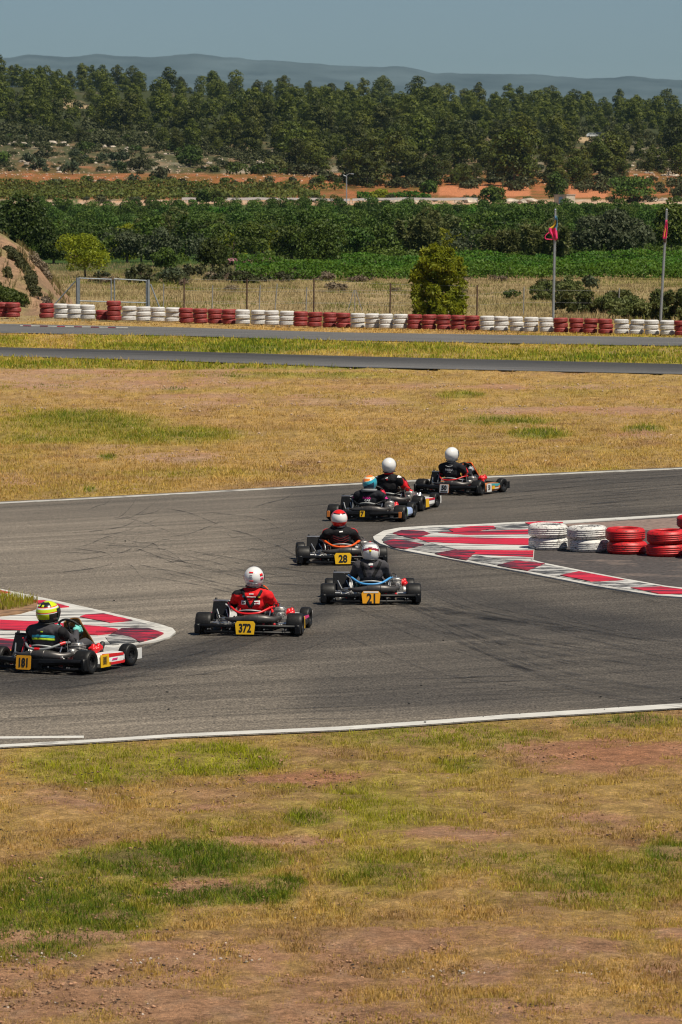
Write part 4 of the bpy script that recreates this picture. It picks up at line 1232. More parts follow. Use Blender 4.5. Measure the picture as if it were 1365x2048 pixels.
for j, Y in enumerate((318, 327, 336, 346, 358, 370)):
    a = [470, 480, 470, 480, 600, 640][j]
    vine_row(a, 1560, Y, M_VINE, [1.0, 1.2, 1.1, 1.35, 1.2, 1.4][j], .55, 9500, .17, 'bright green vine row beyond the dry grass, %s of the near rows' % ORD[j], 'near vine rows')
for j, Y in enumerate((800, 812, 824, 836, 848, 860)):
    vine_row([300, 420, 600, 660, 700, 760][j], 1560, Y, M_VINE, 1.3, .9, 3600, .5, 'green vine row beyond the orchard below the road, %s of its block' % ORD[j], 'vine rows below the road')
for j, Y in enumerate((986, 998, 1010, 1022, 1036, 1050, 1064, 1078, 1090)):
    vine_row(-150, [650, 640, 640, 640, 600, 620, 690, 600, 420][j], Y, M_VINEY, 1.5, .8, 2600, .6, 'yellowish vine row between the road and the red banks, %s of its block' % ORD[j], 'vine rows under the red banks', .75)
vine_row(715, 862, 990, M_VINE, 1.6, .8, 800, .6, 'short row of green vines above the guardrail right of the lamp post', None)

# oleanders with pink flowers among the near vines
M_PINK = leafmat('oleander_flowers', (.45, .16, .24), (.62, .32, .38), trans=.3, rand=.1, scale=3)
for i, (px, py, wp) in enumerate(((466, 532, 26), (500, 534, 40), (530, 530, 40), (740, 534, 46), (770, 533, 40), (690, 534, 28), (148, 520, 24))):
    e = lone(px, py, wp, 17, 'oleander', ['pink oleander, leftmost of those in the near vines', 'pink flowering oleander at the left end of the near vines', 'pale pink oleander just left of the tall dark tree',
             'pink oleander among vines left of the yellow conifer shrub', 'pink oleander nearest the yellow conifer shrub', 'small pink oleander just right of the tall dark tree',
             'pink oleander by the dark oak above the dirt mound'][i], 'oleander', M_BUSH, 700 + i, 500, leaf=.2)
    X, Y, z = place(px, py); w_ = wp / (F / Y)
    link('blossom', crown('blossom', M_PINK, [(0, -.2, .42, w_ * .45, w_ * .4, .28)], 90, .13, 720 + i), e)

# scrub and boulders on the rocky slope
SB = []
for i in range(6):
    q = random.Random(800 + i)
    lob = [(q.uniform(-.8, .8), q.uniform(-.8, .8), q.uniform(.3, .9), q.uniform(.5, .85), q.uniform(.5, .85), q.uniform(.35, .6)) for _ in range(7)]
    m = [M_SCRUB, M_BUSH, M_SCRUB, M_SCRUB, M_OLIVE, M_BUSH][i]
    SB.append((trunk_mesh('stem', .7, .05, 4, .5, 810 + i), crown('crown', m, lob, 300, .30, 820 + i)))
def shrub(px, Y, sc, lab, grp):
    X = xAt(px, Y); i = rp.randrange(6)
    e = empty('scrub_bush', (X, Y, float(terrain(X, Y)) - .1), (0, 0, rp.uniform(0, 6.28))); e.scale = (sc, sc, sc * rp.uniform(.75, 1.2))
    link('stem', SB[i][0], e); link('crown', SB[i][1], e)
    tag(e, lab, 'bush', grp)
n = 0
while n < 130:
    px = rp.uniform(-120, 1485); py = rp.uniform(262, 352)
    lim = float(np.interp(px, [0, 300, 600, 760, 1000, 1365], [262, 272, 330, 348, 352, 282]))
    if py < lim or (680 < px < 1230 and rp.random() < .8): continue
    shrub(px, invY(py), rp.choice([1, 1.3, 1.7, 2.2]), 'dull green scrub bush on the rocky slope below the pines', 'scrub bushes on the rocky slope'); n += 1
for i in range(46):
    px = -100 + i * 34 + rp.uniform(-12, 12)
    if 870 < px < 1070 or 1130 < px < 1225: continue
    shrub(px, rp.choice([1099, 1104, 1185]) + rp.uniform(-4, 4), rp.choice([.9, 1.2, 1.5]), 'grey green scrub bush growing along the red earth bank', 'scrub bushes along the red banks')
for i in range(34):
    px = rp.uniform(150, 1480)
    if 440 < px < 960 and rp.random() < .6: continue
    shrub(px, rp.uniform(944, 978), rp.choice([.8, 1.0, 1.4]), 'dark scrub bush beside the pale road across the valley', 'scrub bushes beside the road')
for i in range(26):
    px = rp.uniform(190, 640); Y = rp.uniform(306, 330)
    shrub(px, Y, rp.choice([.5, .6, .8]), 'low dull bush at the top edge of the dry grass', 'low bushes edging the dry grass')
DB = [crown('crown', M_DRYB, [(rp.uniform(-.7, .7), rp.uniform(-.5, .5), rp.uniform(.2, .5), .5, .45, .3) for _ in range(6)], 320, .16, 840 + i, asp=2.6) for i in range(3)]
for i in range(44):
    px = rp.uniform(120, 1000); Y = rp.gauss(322, 7) if i < 36 else rp.uniform(270, 310)
    X = xAt(px, Y); e = empty('brush_clump', (X, Y, float(terrain(X, Y)) - .1), (0, 0, rp.uniform(0, 6)), None); e.scale = [rp.uniform(.4, .95)] * 3
    link('stem', SB[0][0], e); link('crown', DB[i % 3], e)
    tag(e, 'grey brown dead brush in the dry grass behind the tyre barrier', 'dead brush', 'dead brush in the waste ground')
for i in range(9):
    px = rp.uniform(900, 1480); Y = rp.uniform(232, 300)
    shrub(px, Y, rp.choice([.4, .5, .6]), 'low scrubby weed clump in the dry grass between the flagpoles', 'weed clumps behind the right of the tyre wall')
Vs = []; Fs = []; off = 0
for i in range(1150):
    px = rp.uniform(-150, 1515); py = rp.uniform(195, 300) if i < 380 else rp.uniform(272, 340)
    if i >= 900: py = float(np.interp(px, [p[0] for p in START], [p[1] for p in START])) + rp.uniform(-22, 5); st = float(np.interp(px, [p[0] for p in START], [p[1] for p in START]))
    if i < 380 and py > st + 14 or 380 <= i < 900 and 620 < px < 1230 or ((px - 1090) / 130) ** 2 + ((py - 258) / 9) ** 2 < 1: continue
    Y = invY(py); X = xAt(px, Y); z = float(terrain(X, Y)); s_ = rp.uniform(1.3, 2.6) if i < 380 else rp.uniform(.5, 1.3) if i < 900 else rp.uniform(1.0, 2.2)
    me = SB[rp.randrange(6)][1]; co = np.empty(len(me.vertices) * 3, np.float32); me.vertices.foreach_get('co', co); co = co.reshape(-1, 3) * s_
    Vs.append(co + np.array([X, Y, z - .1], np.float32)); Fs.append(np.arange(len(co)).reshape(-1, 4) + off); off += len(co)
tag(link('undergrowth', npmesh('undergrowth', np.concatenate(Vs), np.concatenate(Fs), [M_SCRUB])), kind='stuff')

M_ROCK = mat('limestone', (.36, .31, .25), .95, var=.45, scale=1.2, bump=.6, rand=.25)
RK = []
for i in range(4):
    bm = B(); bmesh.ops.create_icosphere(bm, subdivisions=2, radius=1)
    q = random.Random(900 + i)
    for v in bm.verts: v.co = Vector((v.co.x * 1.2, v.co.y, v.co.z * .75)) * (.75 + .5 * q.random())
    RK.append(bmesh_mesh('boulder', bm, M_ROCK, smooth=False))
def rock(px, py, s, lab, grp):
    Y = invY(py); X = xAt(px, Y)
    o = link('boulder', rp.choice(RK), None, (X, Y, float(terrain(X, Y)) + s * .1), (0, 0, rp.uniform(0, 6.28)), (s, s, s * rp.uniform(.6, 1)))
    tag(o, lab, 'boulder', grp)
for cx, cy, n, sx, sy in ((40, 284, 16, 50, 12), (115, 286, 12, 40, 9), (190, 282, 8, 30, 8), (255, 302, 8, 30, 10), (360, 292, 8, 40, 8), (440, 322, 14, 50, 12), (590, 312, 16, 40, 10), (525, 336, 8, 60, 8), (1310, 318, 18, 50, 20), (1330, 352, 10, 40, 10), (1240, 340, 6, 40, 10), (130, 330, 8, 120, 10), (250, 268, 6, 60, 6)):
    for i in range(n): rock(rp.gauss(cx, sx * .6), min(352, rp.gauss(cy, sy * .6)), rp.choice([.5, .7, .9, 1.3]), 'pale limestone boulder on the scrubby slope below the pines', 'boulders on the rocky slope')
for cx, cy, n, sx, sy in ((975, 449, 10, 40, 7), (1080, 446, 6, 22, 5), (800, 404, 6, 40, 4), (1010, 408, 8, 50, 5), (1300, 402, 8, 60, 4)):
    for i in range(n): rock(rp.gauss(cx, sx * .6), rp.gauss(cy, sy * .5), rp.choice([.7, 1.0, 1.4]), 'grey rock in the broken terrace between orchard and road', 'rocks in the terrace walls')
for i in range(12): rock(rp.gauss(1345, 20), rp.gauss(532, 7), rp.choice([.25, .35, .45]), 'grey rock in the heap behind the right flagpole', 'rock heap at the right edge')
# one light spill of small stones over the slope
V = []; Fc = []
for i in range(2600):
    px = rp.uniform(-120, 1485); py = rp.choice([rp.uniform(268, 345), rp.uniform(300, 352), rp.uniform(340, 368)])
    lim = float(np.interp(px, [0, 300, 600, 760, 1000, 1365], [262, 272, 330, 348, 352, 292]))
    if py < lim: continue
    Y = invY(py); X = xAt(px, Y)
    lump(V, Fc, (X, Y, float(terrain(X, Y))), rp.choice([.15, .2, .3, .4]), rp, .8)
tag(link('slope_rubble', npmesh('slope_rubble', V, Fc, [mat('slope_stone', (.44, .33, .24), .95, var=.5, scale=.3)])), kind='stuff')
# ================================================================== BARRIERS, POSTS, FLAGS, BUILDINGS
def Pt(px, py, Y):
    return Vector((xAt(px, Y), Y, float(zFor(Y, py))))

M_TW = mat('tyre_white_paint', (.60, .59, .57), .6, var=.08, scale=5, dirt=(.035, .034, .033), dirt_amt=.50, dirt_scale=22, stretch=(1, 1, 2.0), bump=.25)
M_TR = mat('tyre_red_paint', (.52, .010, .014), .5, var=.15, scale=5, dirt=(.04, .018, .016), dirt_amt=.46, dirt_scale=20, stretch=(1, 1, 2.0), bump=.25)
M_TWF = mat('tyre_white_paint_weathered', (.56, .55, .54), .65, var=.10, scale=3, dirt=(.10, .09, .08), dirt_amt=.28, dirt_scale=3, stretch=(1, 1, 2.5), bump=.2)
M_TRF = mat('tyre_red_paint_weathered', (.26, .028, .026), .65, var=.2, scale=3, dirt=(.05, .022, .02), dirt_amt=.35, dirt_scale=3, stretch=(1, 1, 2.5), bump=.2)

def tyre_mesh(m, seg=40, Ro=.305, h=.200, name='tyre'):
    prof = [(.195, .012), (.205, .0), (.235, -.002), (.268, .006), (.288, .020), (.298, .036)]
    z0, z1 = .040, h - .040; ng = 4
    for i in range(ng):
        a = z0 + (z1 - z0) * i / ng; b = z0 + (z1 - z0) * (i + 1) / ng
        prof += [(Ro - .004, a), (Ro, a + .007), (Ro + .003, (a + b) / 2), (Ro, b - .007), (Ro - .004, b)]
    prof += [(.298, h - .036), (.288, h - .020), (.268, h - .006), (.235, h + .002), (.205, h), (.195, h - .012), (.200, h * .5)]
    bm = B(); lathe(bm, prof, seg=seg, close=True)
    return bmesh_mesh(name, bm, m)

TY = {c: tyre_mesh(m, 48) for c, m in (('white', M_TW), ('red', M_TR))}
TYF = {c: tyre_mesh(m, 22) for c, m in (('white', M_TWF), ('red', M_TRF))}
rt = random.Random(3)
def stack(x, y, n, tm, lab, grp, sc=1.0, jit=.012):
    e = empty('tyre_stack', (x, y, 0))
    for k in range(n):
        link('tyre', tm, e, (rt.uniform(-jit, jit), rt.uniform(-jit, jit), (.002 + k * .202) * sc), (rt.uniform(-.03, .03), rt.uniform(-.03, .03), rt.uniform(0, 6)), (sc, sc, sc))
    return tag(e, lab, 'tyre stack', grp)

# four stacks by the right-hand kerb, and one farther back at the edge
NEAR = [(1098.5, 1099.5, 'white', 'white painted two-tyre stack at the end of the row, on the kerb tip'),
        (1177, 1104, 'white', 'scuffed white two-tyre stack between the first white and the first red stack'),
        (1254, 1108, 'red', 'bright red two-tyre stack right of the white ones'),
        (1332.5, 1113, 'red', 'red two-tyre stack with dark scuffs at the right edge of the near row')]
for px, py, c, lab in NEAR:
    X, Y, _ = G(px, py); stack(X, Y, 2, TY[c], lab, 'tyre stacks along the right-hand kerb', 1.02, .022)
X, Y, _ = G(1392, 1080); stack(X, Y, 2, TY['red'], 'red tyre stack cut by the right edge behind the near row', 'tyre stacks along the right-hand kerb')
X, Y, _ = G(1412, 1118); stack(X, Y, 2, TY['red'], 'red two-tyre stack just outside the right edge', 'tyre stacks along the right-hand kerb')

WB = [(0, 639), (93, 641), (228, 646), (330, 649), (415, 652), (530, 655), (645, 659), (758, 662), (885, 664), (1035, 668), (1165, 671), (1290, 674), (1365, 676)]
nth = ['first', 'second', 'third', 'fourth', 'fifth']
RUNS = [([6, 27], 'red', 3, 'red stack below the dirt mound at the left edge'),
        ([93], 'red', 3, 'single red stack at the left end of the white run below the left gate post'),
        ([122, 149, 176], 'white', 3, 'white run below the left gate leaf'),
        ([206], 'red', 2, 'low dark red stack in the gap below the gate'),
        ([228], 'red', 4, 'tall red stack of four tyres below the middle of the gate'),
        ([258, 287.5, 316.5, 345], 'white', 3, 'white run below the right gate post'),
        ([373.5, 401.5, 430, 458], 'red', 3, 'red run below the leftmost brown fence post'),
        ([487, 516, 545, 574], 'white', 3, 'white run below the second brown fence post'),
        ([602.5, 631, 660, 688], 'red', 3, 'red run below the third brown fence post'),
        ([716, 744.5, 773, 801.5], 'white', 3, 'white run below the fourth brown fence post'),
        ([830, 859, 888, 917, 946], 'red', 3, 'red run below the yellow green conifer shrub'),
        ([974, 1004, 1033.5, 1063, 1093], 'white', 3, 'white run left of the left flagpole'),
        ([1123.5, 1153, 1182, 1212], 'red', 3, 'red run right of the left flagpole'),
        ([1245, 1275, 1305, 1335], 'white', 3, 'white run below the right flagpole'),
        ([1364, 1393, 1422], 'red', 3, 'red run at the right edge')]
for xs_, c, n, lab in RUNS:
    for k, px in enumerate(xs_):
        by = float(interp_line(WB, px)) - 5.5
        X, Y, _ = G(px, by)
        l = lab if len(xs_) == 1 else '%s tyre stack from the left in the %s' % (nth[k], lab)
        if len(xs_) == 2: l = ('leftmost ' if k == 0 else 'second ') + lab
        w_ = 30 / ((by - 406) / 5.46) / .62
        stack(X, Y, n, TYF[c], l, 'painted tyre stacks of the far barrier', w_ * 1.0, .034)

# dirt mound at the left edge
def mound_h(px, Y):
    hp = np.interp(px, [-700, -300, -100, 0, 45, 80, 110, 135, 150], [5.4, 5.0, 4.5, 4.0, 3.3, 2.45, 1.3, .4, 0])
    yy = np.interp(Y, [220, 228, 237, 246, 268], [0, .62, 1, .95, 0])
    return hp * yy
mp = np.linspace(-700, 152, 130); my = np.linspace(219, 269, 46)
MPg, MYg = np.meshgrid(mp, my)
MX = (MPg - 682.5) / F * MYg
MZ = mound_h(MPg, MYg) + (fbm(MX / .9, MYg / .9, 401, 4) - .5) * .55 * (mound_h(MPg, MYg) > .1) - .12
cM = mixc(np.tile(np.array([.27, .165, .10]), (MX.size, 1)), np.array([.17, .115, .07]), (fbm(MX.ravel() / 1.2, MYg.ravel() / 2, 403, 3) - .35) * 2)
cM = mixc(cM, np.array([.17, .15, .06]), (fbm(MX.ravel() / 2, MYg.ravel() / 2, 405, 3) - .55) * 5)
ii = np.arange(MX.size).reshape(MX.shape)
fc = np.stack([ii[:-1, :-1].ravel(), ii[:-1, 1:].ravel(), ii[1:, 1:].ravel(), ii[1:, :-1].ravel()], 1)
mo_ = link('dirt_mound', npmesh('dirt_mound', np.stack([MX.ravel(), MYg.ravel(), MZ.ravel()], 1), fc, [attrmat('mound_earth', noise=((2, .7, 1.3), (9, .65, 1.35)), bump=.8)], cM, smooth=True))
tag(mo_, kind='structure')
def on_mound(px, Y): return Vector((xAt(px, Y), Y, float(mound_h(px, Y)) - .1))
def creeper(path, rx, rz, n, lab, seed, m):
    c0 = on_mound(*path[0]); lob = []; q = random.Random(seed)
    for k in range(len(path) * 6):
        t = q.uniform(0, len(path) - 1.001); i = int(t); t -= i
        a, b = path[i], path[i + 1]; p = (a[0] + (b[0] - a[0]) * t + q.gauss(0, 3), a[1] + (b[1] - a[1]) * t + q.gauss(0, .35))
        d = on_mound(*p) - c0; f = q.uniform(.5, 1.1); lob.append((d.x, d.y, d.z + .08, rx * f, rx * f * 1.2, rz * f))
    e = empty('creeping_shrub', c0)
    bm = B()
    for p in path: d = on_mound(*p) - c0; tube(bm, [d + Vector((0, 0, -.2)), d + Vector((.03, 0, .15))], .03, 5)
    obj('stem', bm, M_BARK, e)
    link('foliage', crown('foliage', m, lob, n * 2, .12, seed, jit=.9), e)
    tag(e, lab, 'shrub')
creeper([(18, 233.0), (28, 232.0), (38, 231.0), (48, 229.5), (58, 228.0), (66, 226.5), (72, 225.0)], .34, .20, 2600, 'dark creeping shrub running down the face of the dirt mound', 431, M_SCRUB)
creeper([(-20, 224.0), (0, 223.5), (14, 223.2), (30, 222.8), (48, 222.3)], .42, .26, 2600, 'low green shrub at the foot of the dirt mound behind red tyres', 432, M_BUSH)
creeper([(12, 227.0), (20, 226.6)], .16, .10, 300, 'small dark plant half way up the dirt mound', 433, M_SCRUB)
creeper([(90, 224.0), (98, 223.0)], .22, .2, 500, 'dry grey bush on the right slope of the dirt mound', 434, M_DRYB)
creeper([(70, 236.0), (80, 235.0), (92, 234.0)], .35, .25, 900, 'dry grey brush along the crest of the dirt mound', 435, M_DRYB)
n = 16000
px = rg.uniform(-250, 140, n); Y = rg.uniform(222, 264, n); hgt = mound_h(px, Y)
kp = (fbm(px / 14, Y / 3, 409, 3) > .52) & (hgt > .05)
px, Y, hgt = px[kp], Y[kp], hgt[kp]; r = rg.uniform(0, 1, len(px))
blades('mound_grass', (px - 682.5) / F * Y, Y, hgt - .1, .10 + .35 * r, .03 + .02 * r, mixc(np.tile(np.array([.33, .24, .13]), (len(px), 1)), np.array([.16, .15, .05]), r))

# wire fences: brown steel posts, and grey thinner posts
M_BROWN = mat('rusty_steel', (.075, .040, .028), .75, var=.3, scale=8)
M_GALV = mat('galvanised_steel', (.30, .34, .38), .45, metal=.5, var=.12, scale=6)
M_GREYP = mat('weathered_grey_post', (.26, .26, .26), .7, var=.2, scale=6)
def fence(name, posts, r, m, Yo, lab, wires, cat='fence'):
    first = None; tops = []
    e = empty(name, Pt(posts[0][0], posts[0][1], Yo))
    for (bx, by, tx, ty) in posts:
        Y = Yo
        a = Pt(bx, by, Y); a.z = -.2; b = Pt(tx, ty, Y)
        bm = B(); tube(bm, [a - e.location, b - e.location], r, 8)
        obj('fence_post', bm, m, e)
        tops.append((a, b))
    for f in wires:
        bm = B(); tube(bm, [(a + (b - a) * f) - e.location for a, b in tops], .004, 4)
        obj('wire', bm, M_GREYP, e)
    return tag(e, lab, cat)
fence('wire_fence', [(368.5, 632, 369, 555), (494, 634, 494.5, 558), (627.5, 636, 628.5, 556), (780, 642, 781.5, 566), (954, 645, 955, 570)], .036, M_BROWN, 212,
      'wire fence of tall dark rusty posts standing behind the tyre barrier', (.45, .72, .97))
fence('wire_fence', [(327, 628, 328, 567), (424, 628, 426, 570), (518, 630, 521, 570), (549, 632, 555, 567), (612, 632, 614, 574), (868, 640, 864, 575), (897, 634, 897, 590),
                     (1047, 645, 1048.5, 573), (1237, 650, 1239, 576)], .026, M_GREYP, 222, 'second wire fence of thinner grey leaning posts in the dry grass', (.5, .9))
fence('wire_fence', [(985, 622, 986, 592), (1087, 622, 1088, 596), (1180, 622, 1180.5, 594), (1290, 624, 1290, 596)], .028, M_GREYP, 262, 'low row of short grey posts in the weeds behind the flagpoles', (.6,))
# leaning tripod of old stakes
e = empty('stake_tripod', Pt(710, 628, 228))
for dx in (-16, 0, 17):
    bm = B(); tube(bm, [Pt(710 + dx, 628, 228) - e.location, Pt(710 + dx * .1, 580, 228) - e.location], .022, 6); obj('stake', bm, M_GREYP, e)
tag(e, 'grey wooden stakes leaning together in the dry grass', 'stakes')

# steel gate
YG = 216.0
e = empty('metal_gate', Pt(226, 632, YG))
def bar(name, a, b, r, parent, m=M_GALV, sq=True):
    bm = B(); tube(bm, [Pt(*a, YG) - e.location, Pt(*b, YG) - e.location], r, 4 if sq else 8)
    return obj(name, bm, m, parent)
bar('gate_post', (155.5, 634), (155.5, 555), .075, e); bar('gate_post', (297, 636), (297, 559), .075, e)
lf = bar('gate_leaf', (159.5, 624), (159.5, 556), .03, e)
for a, b in (((159, 556), (224, 558.5)), ((159, 601.5), (224, 603.5)), ((223, 626), (223, 558)), ((159, 624), (223, 626))): bar('rail', a, b, .028, lf)
lf = bar('gate_leaf', (229.5, 626), (229.5, 557), .034, e)
for a, b in (((229, 557.5), (294, 561)), ((229, 603.5), (294, 605.5)), ((293, 628), (293, 561)), ((229, 626), (293, 628))): bar('rail', a, b, .028, lf)
bar('brace', (150.5, 563), (100, 620), .032, e); bar('brace', (301.5, 568), (326, 632), .032, e)
tag(e, 'grey steel double gate frame with open bays and slanting side braces', 'gate')

# flagpoles and flags
def flagpole(bx, by, tx, ty, lab):
    Y = G(0, by)[1]
    a = Pt(bx, by, Y); b = Pt(tx, ty, Y)
    e = empty('flagpole', a)
    d = b - a
    bm = B(); tube(bm, [Vector((0, 0, -.2)), d * .5, d * .985], [.062, .056, .046], 12); obj('pole', bm, M_GALV, e)
    bm = B(); bmesh.ops.create_uvsphere(bm, u_segments=10, v_segments=6, radius=.055, matrix=Matrix.Translation(d * .99)); obj('finial', bm, M_GALV, e)
    bm = B(); tube(bm, [Vector((.07, -.02, .6)), d * .97 + Vector((.07, -.02, 0))], .006, 4); obj('halyard', bm, M_GREYP, e)
    tag(e, lab, 'flagpole', 'flagpoles behind the far tyre barrier')
    return a, d, Y
M_FP = mat('flag_pink', (.74, .03, .16), .7, var=.15, scale=3); M_FY = mat('flag_yellow', (.72, .46, .03), .7, var=.1, scale=3)
M_FB = mat('flag_blue', (.10, .26, .42), .7, var=.1, scale=3); M_FG = mat('flag_dark_hem', (.10, .05, .06), .7)
def flag(name, strips, Y, mats, midx, lab, folds=.10):
    """strips: rows of (left px, right px, py); hanging folded cloth with ripples."""
    V = []; Fc = []; MI = []; nu = 14
    for j, (l, r_, y) in enumerate(strips):
        for i in range(nu):
            u = i / (nu - 1); p = Pt(l + (r_ - l) * u, y, Y)
            V.append((p.x, p.y - .09 + folds * math.sin(u * 11 + j * .5) * (.35 + u), p.z + .02 * math.sin(u * 9)))
    for j in range(len(strips) - 1):
        for i in range(nu - 1):
            Fc.append((j * nu + i, j * nu + i + 1, (j + 1) * nu + i + 1, (j + 1) * nu + i)); MI.append(midx(j, i / (nu - 2)))
    me = npmesh(name, V, Fc, mats, smooth=True, midx=MI)
    o = link(name, me); md = o.modifiers.new('thick', 'SOLIDIFY'); md.thickness = .006
    return tag(o, lab, 'flag', 'flags drooping from the flagpoles')
a, d, Y = flagpole(1106.5, 643, 1110.5, 417, 'left grey steel flagpole rising behind the white tyre run')
rowsF = [(1109.5, 1113, 432), (1109, 1114, 440), (1107.5, 1114.5, 447), (1104, 1114.5, 452), (1097.5, 1114, 456), (1096.5, 1114, 461), (1099, 1114.5, 466), (1103, 1115, 470), (1105, 1115.5, 475), (1106, 1115, 479.5)]
flag('flag', rowsF, Y, [M_FP, M_FY, M_FB], lambda j, u: (2 if u > .55 or j == 0 else 1) if j < 4 else (0 if u < .86 else 2 if j < 5 else 0), 'torn pink, yellow and blue flag drooping from the left flagpole')
bm = B(); tube(bm, smooth_path([Pt(1104, 462, Y - .1), Pt(1096, 466, Y - .1), Pt(1090.5, 472, Y - .1), Pt(1092, 477.5, Y - .1), Pt(1105, 478.5, Y - .1)], 4), .022, 5)
o = obj('torn_hem', bm, M_FP); o.parent = bpy.data.objects['flag']
a, d, Y = flagpole(1321, 647, 1333, 417, 'right grey steel flagpole leaning slightly to the right')
rowsF = [(1330.5, 1334, 440), (1329.5, 1334.3, 448), (1328, 1334, 456), (1326, 1333.5, 466), (1325, 1333, 473), (1325, 1332.5, 477), (1327, 1331.5, 481), (1328, 1331, 485)]
flag('flag', rowsF, Y, [M_FP, M_FY, M_FG], lambda j, u: 2 if j >= 5 else (1 if .3 < u < .55 and 1 < j < 4 else 0), 'narrow pink flag hanging limp from the right flagpole', .05)

# guardrail, lamp post, hut across the valley
YR = 956.0
e = empty('guardrail', Pt(455, 404, YR))
for a, b in ((365, 400), (450, 700), (705, 955)):
    bm = B()
    xs_ = np.linspace(a, b, 12); pr = [Vector((xAt(x, YR), YR, float(terrain(xAt(x, YR), YR)) + .85)) - e.location for x in xs_]
    for i in range(11):
        v = [bm.verts.new(pr[i] + Vector((0, oy, oz))) for oy, oz in ((-.06, -.25), (.06, -.25), (.06, .25), (-.06, .25))]
        v2 = [bm.verts.new(pr[i + 1] + Vector((0, oy, oz))) for oy, oz in ((-.06, -.25), (.06, -.25), (.06, .25), (-.06, .25))]
        for k in range(4): bm.faces.new((v[k], v[(k + 1) % 4], v2[(k + 1) % 4], v2[k]))
    obj('rail', bm, mat('zinc_rail', (.60, .60, .60), .5, metal=.3, var=.1), e)
    for i in range(12):
        bm = B(); box(bm, pr[i] + Vector((0, .08, -.4)), (.12, .1, 1.3)); obj('rail_post', bm, M_GREYP, e)
tag(e, 'pale steel guardrail along the road across the valley', 'guardrail')
YL = 952.0
a = Vector((xAt(693.5, YL), YL, float(terrain(xAt(693.5, YL), YL))))
e = empty('lamp_post', a); hL = float(zFor(YL, 348)) - a.z
bm = B(); tube(bm, [(0, 0, -.3), (0, 0, hL * .9), (.1, 0, hL)], [.13, .10, .07], 8); obj('pole', bm, M_GALV, e)
bm = B(); tube(bm, [(.05, 0, hL * .97), (.6, 0, hL + .15), (1.3, 0, hL + .1)], .055, 6); obj('lamp_arm', bm, M_GALV, e)
bm = B(); box(bm, (1.25, 0, hL + .05), (.6, .25, .15), bev=.04); obj('lamp_head', bm, M_GALV, e)
bm = B(); tube(bm, [(-.05, 0, hL * .93), (-.7, 0, hL * .98)], .05, 6); obj('cross_arm', bm, M_GALV, e)
tag(e, 'tall pale lamp post beside the road across the valley', 'lamp post')

YH = 938.0
a = Vector((xAt(1129, YH), YH, float(terrain(xAt(1129, YH), YH)) - .1))
e = empty("hut", a, (0, 0, R(-40))); e.scale = (1.15, 1.15, 1.15)
M_HUT = mat('cream_render', (.46, .40, .32), .9, var=.15, scale=1.5)
bm = B(); box(bm, (0, 0, .75), (2.8, 2.6, 2.1)); obj('wall', bm, M_HUT, e, smooth=False)
bm = B(); box(bm, (0, 0, 1.87), (3.0, 2.8, .14)); obj('roof', bm, mat('hut_roof', (.30, .27, .24), .9), e, smooth=False)
bm = B(); box(bm, (.1, -1.31, .72), (.85, .06, 1.5)); obj('door', bm, mat('blue_door', (.16, .28, .42), .6), e, smooth=False)
bm = B(); box(bm, (-1.41, .2, 1.1), (.05, .6, .5)); obj('window', bm, mat('dark_glass', (.02, .02, .025), .15), e, smooth=False)
tag(e, 'small flat roofed cream hut with a blue door below the orange field', 'hut')

# vehicles parked in the clearing on the hill
M_TYREB = mat('car_tyre', (.02, .02, .02), .9); M_GLASS = mat('car_glass', (.02, .03, .035), .1)
def car(px, Y, prof, glass, wid, m, rz, lab, wheels, name, cat):
    x = xAt(px, Y); e = empty(name, (x, Y, float(terrain(x, Y)) + .12), (0, 0, rz))
    M = Matrix.Translation((0, wid / 2, 0)) @ Matrix.Rotation(math.pi / 2, 4, 'X')
    bm = B(); prism(bm, prof, M, wid); bmesh.ops.bevel(bm, geom=bm.edges[:], offset=.06, segments=2, affect='EDGES'); obj('body', bm, m, e)
    for s in (-1, 1):
        for g_ in glass:
            bm = B(); prism(bm, g_, Matrix.Translation((0, s * (wid / 2 + .004) + (.01 if s > 0 else 0), 0)) @ Matrix.Rotation(math.pi / 2, 4, 'X'), .012); obj('side_window', bm, M_GLASS, e)
        for wx in wheels:
            bm = B(); lathe(bm, [(.02, -.1), (.30, -.1), (.33, -.06), (.33, .06), (.30, .1), (.02, .1)], at(wx, s * (wid / 2 - .08), .33, Matrix.Rotation(math.pi / 2, 4, 'X')), 16); obj('wheel', bm, M_TYREB, e)
    tag(e, lab, cat)
car(1184, 1452, [(-2.1, .35), (2.1, .35), (2.15, .8), (1.2, .98), (.6, 1.45), (-1.1, 1.48), (-1.8, 1.02), (-2.15, .9)],
    [[(-1.55, 1.0), (-1.0, 1.38), (-.3, 1.38), (-.3, 1.0)], [(-.2, 1.0), (-.2, 1.38), (.55, 1.36), (1.0, 1.0)]], 1.75, mat('pale_car_paint', (.55, .60, .63), .25, var=.03, coat=.5), R(8),
    'pale blue grey car parked in the clearing on the wooded hill', (-1.3, 1.35), 'parked_car', 'car')
car(1205, 1456, [(-2.2, .4), (2.2, .4), (2.25, 1.1), (1.7, 1.3), (1.2, 2.05), (-2.15, 2.1), (-2.25, 1.2)],
    [[(-1.9, 1.35), (-1.9, 1.85), (.1, 1.85), (.1, 1.35)], [(.2, 1.35), (.2, 1.85), (1.1, 1.8), (1.45, 1.35)]], 1.8, mat('dark_van_paint', (.03, .035, .045), .3, var=.03, coat=.5), R(20),
    'dark van parked right of the pale car on the hill', (-1.4, 1.4), 'parked_van', 'van')
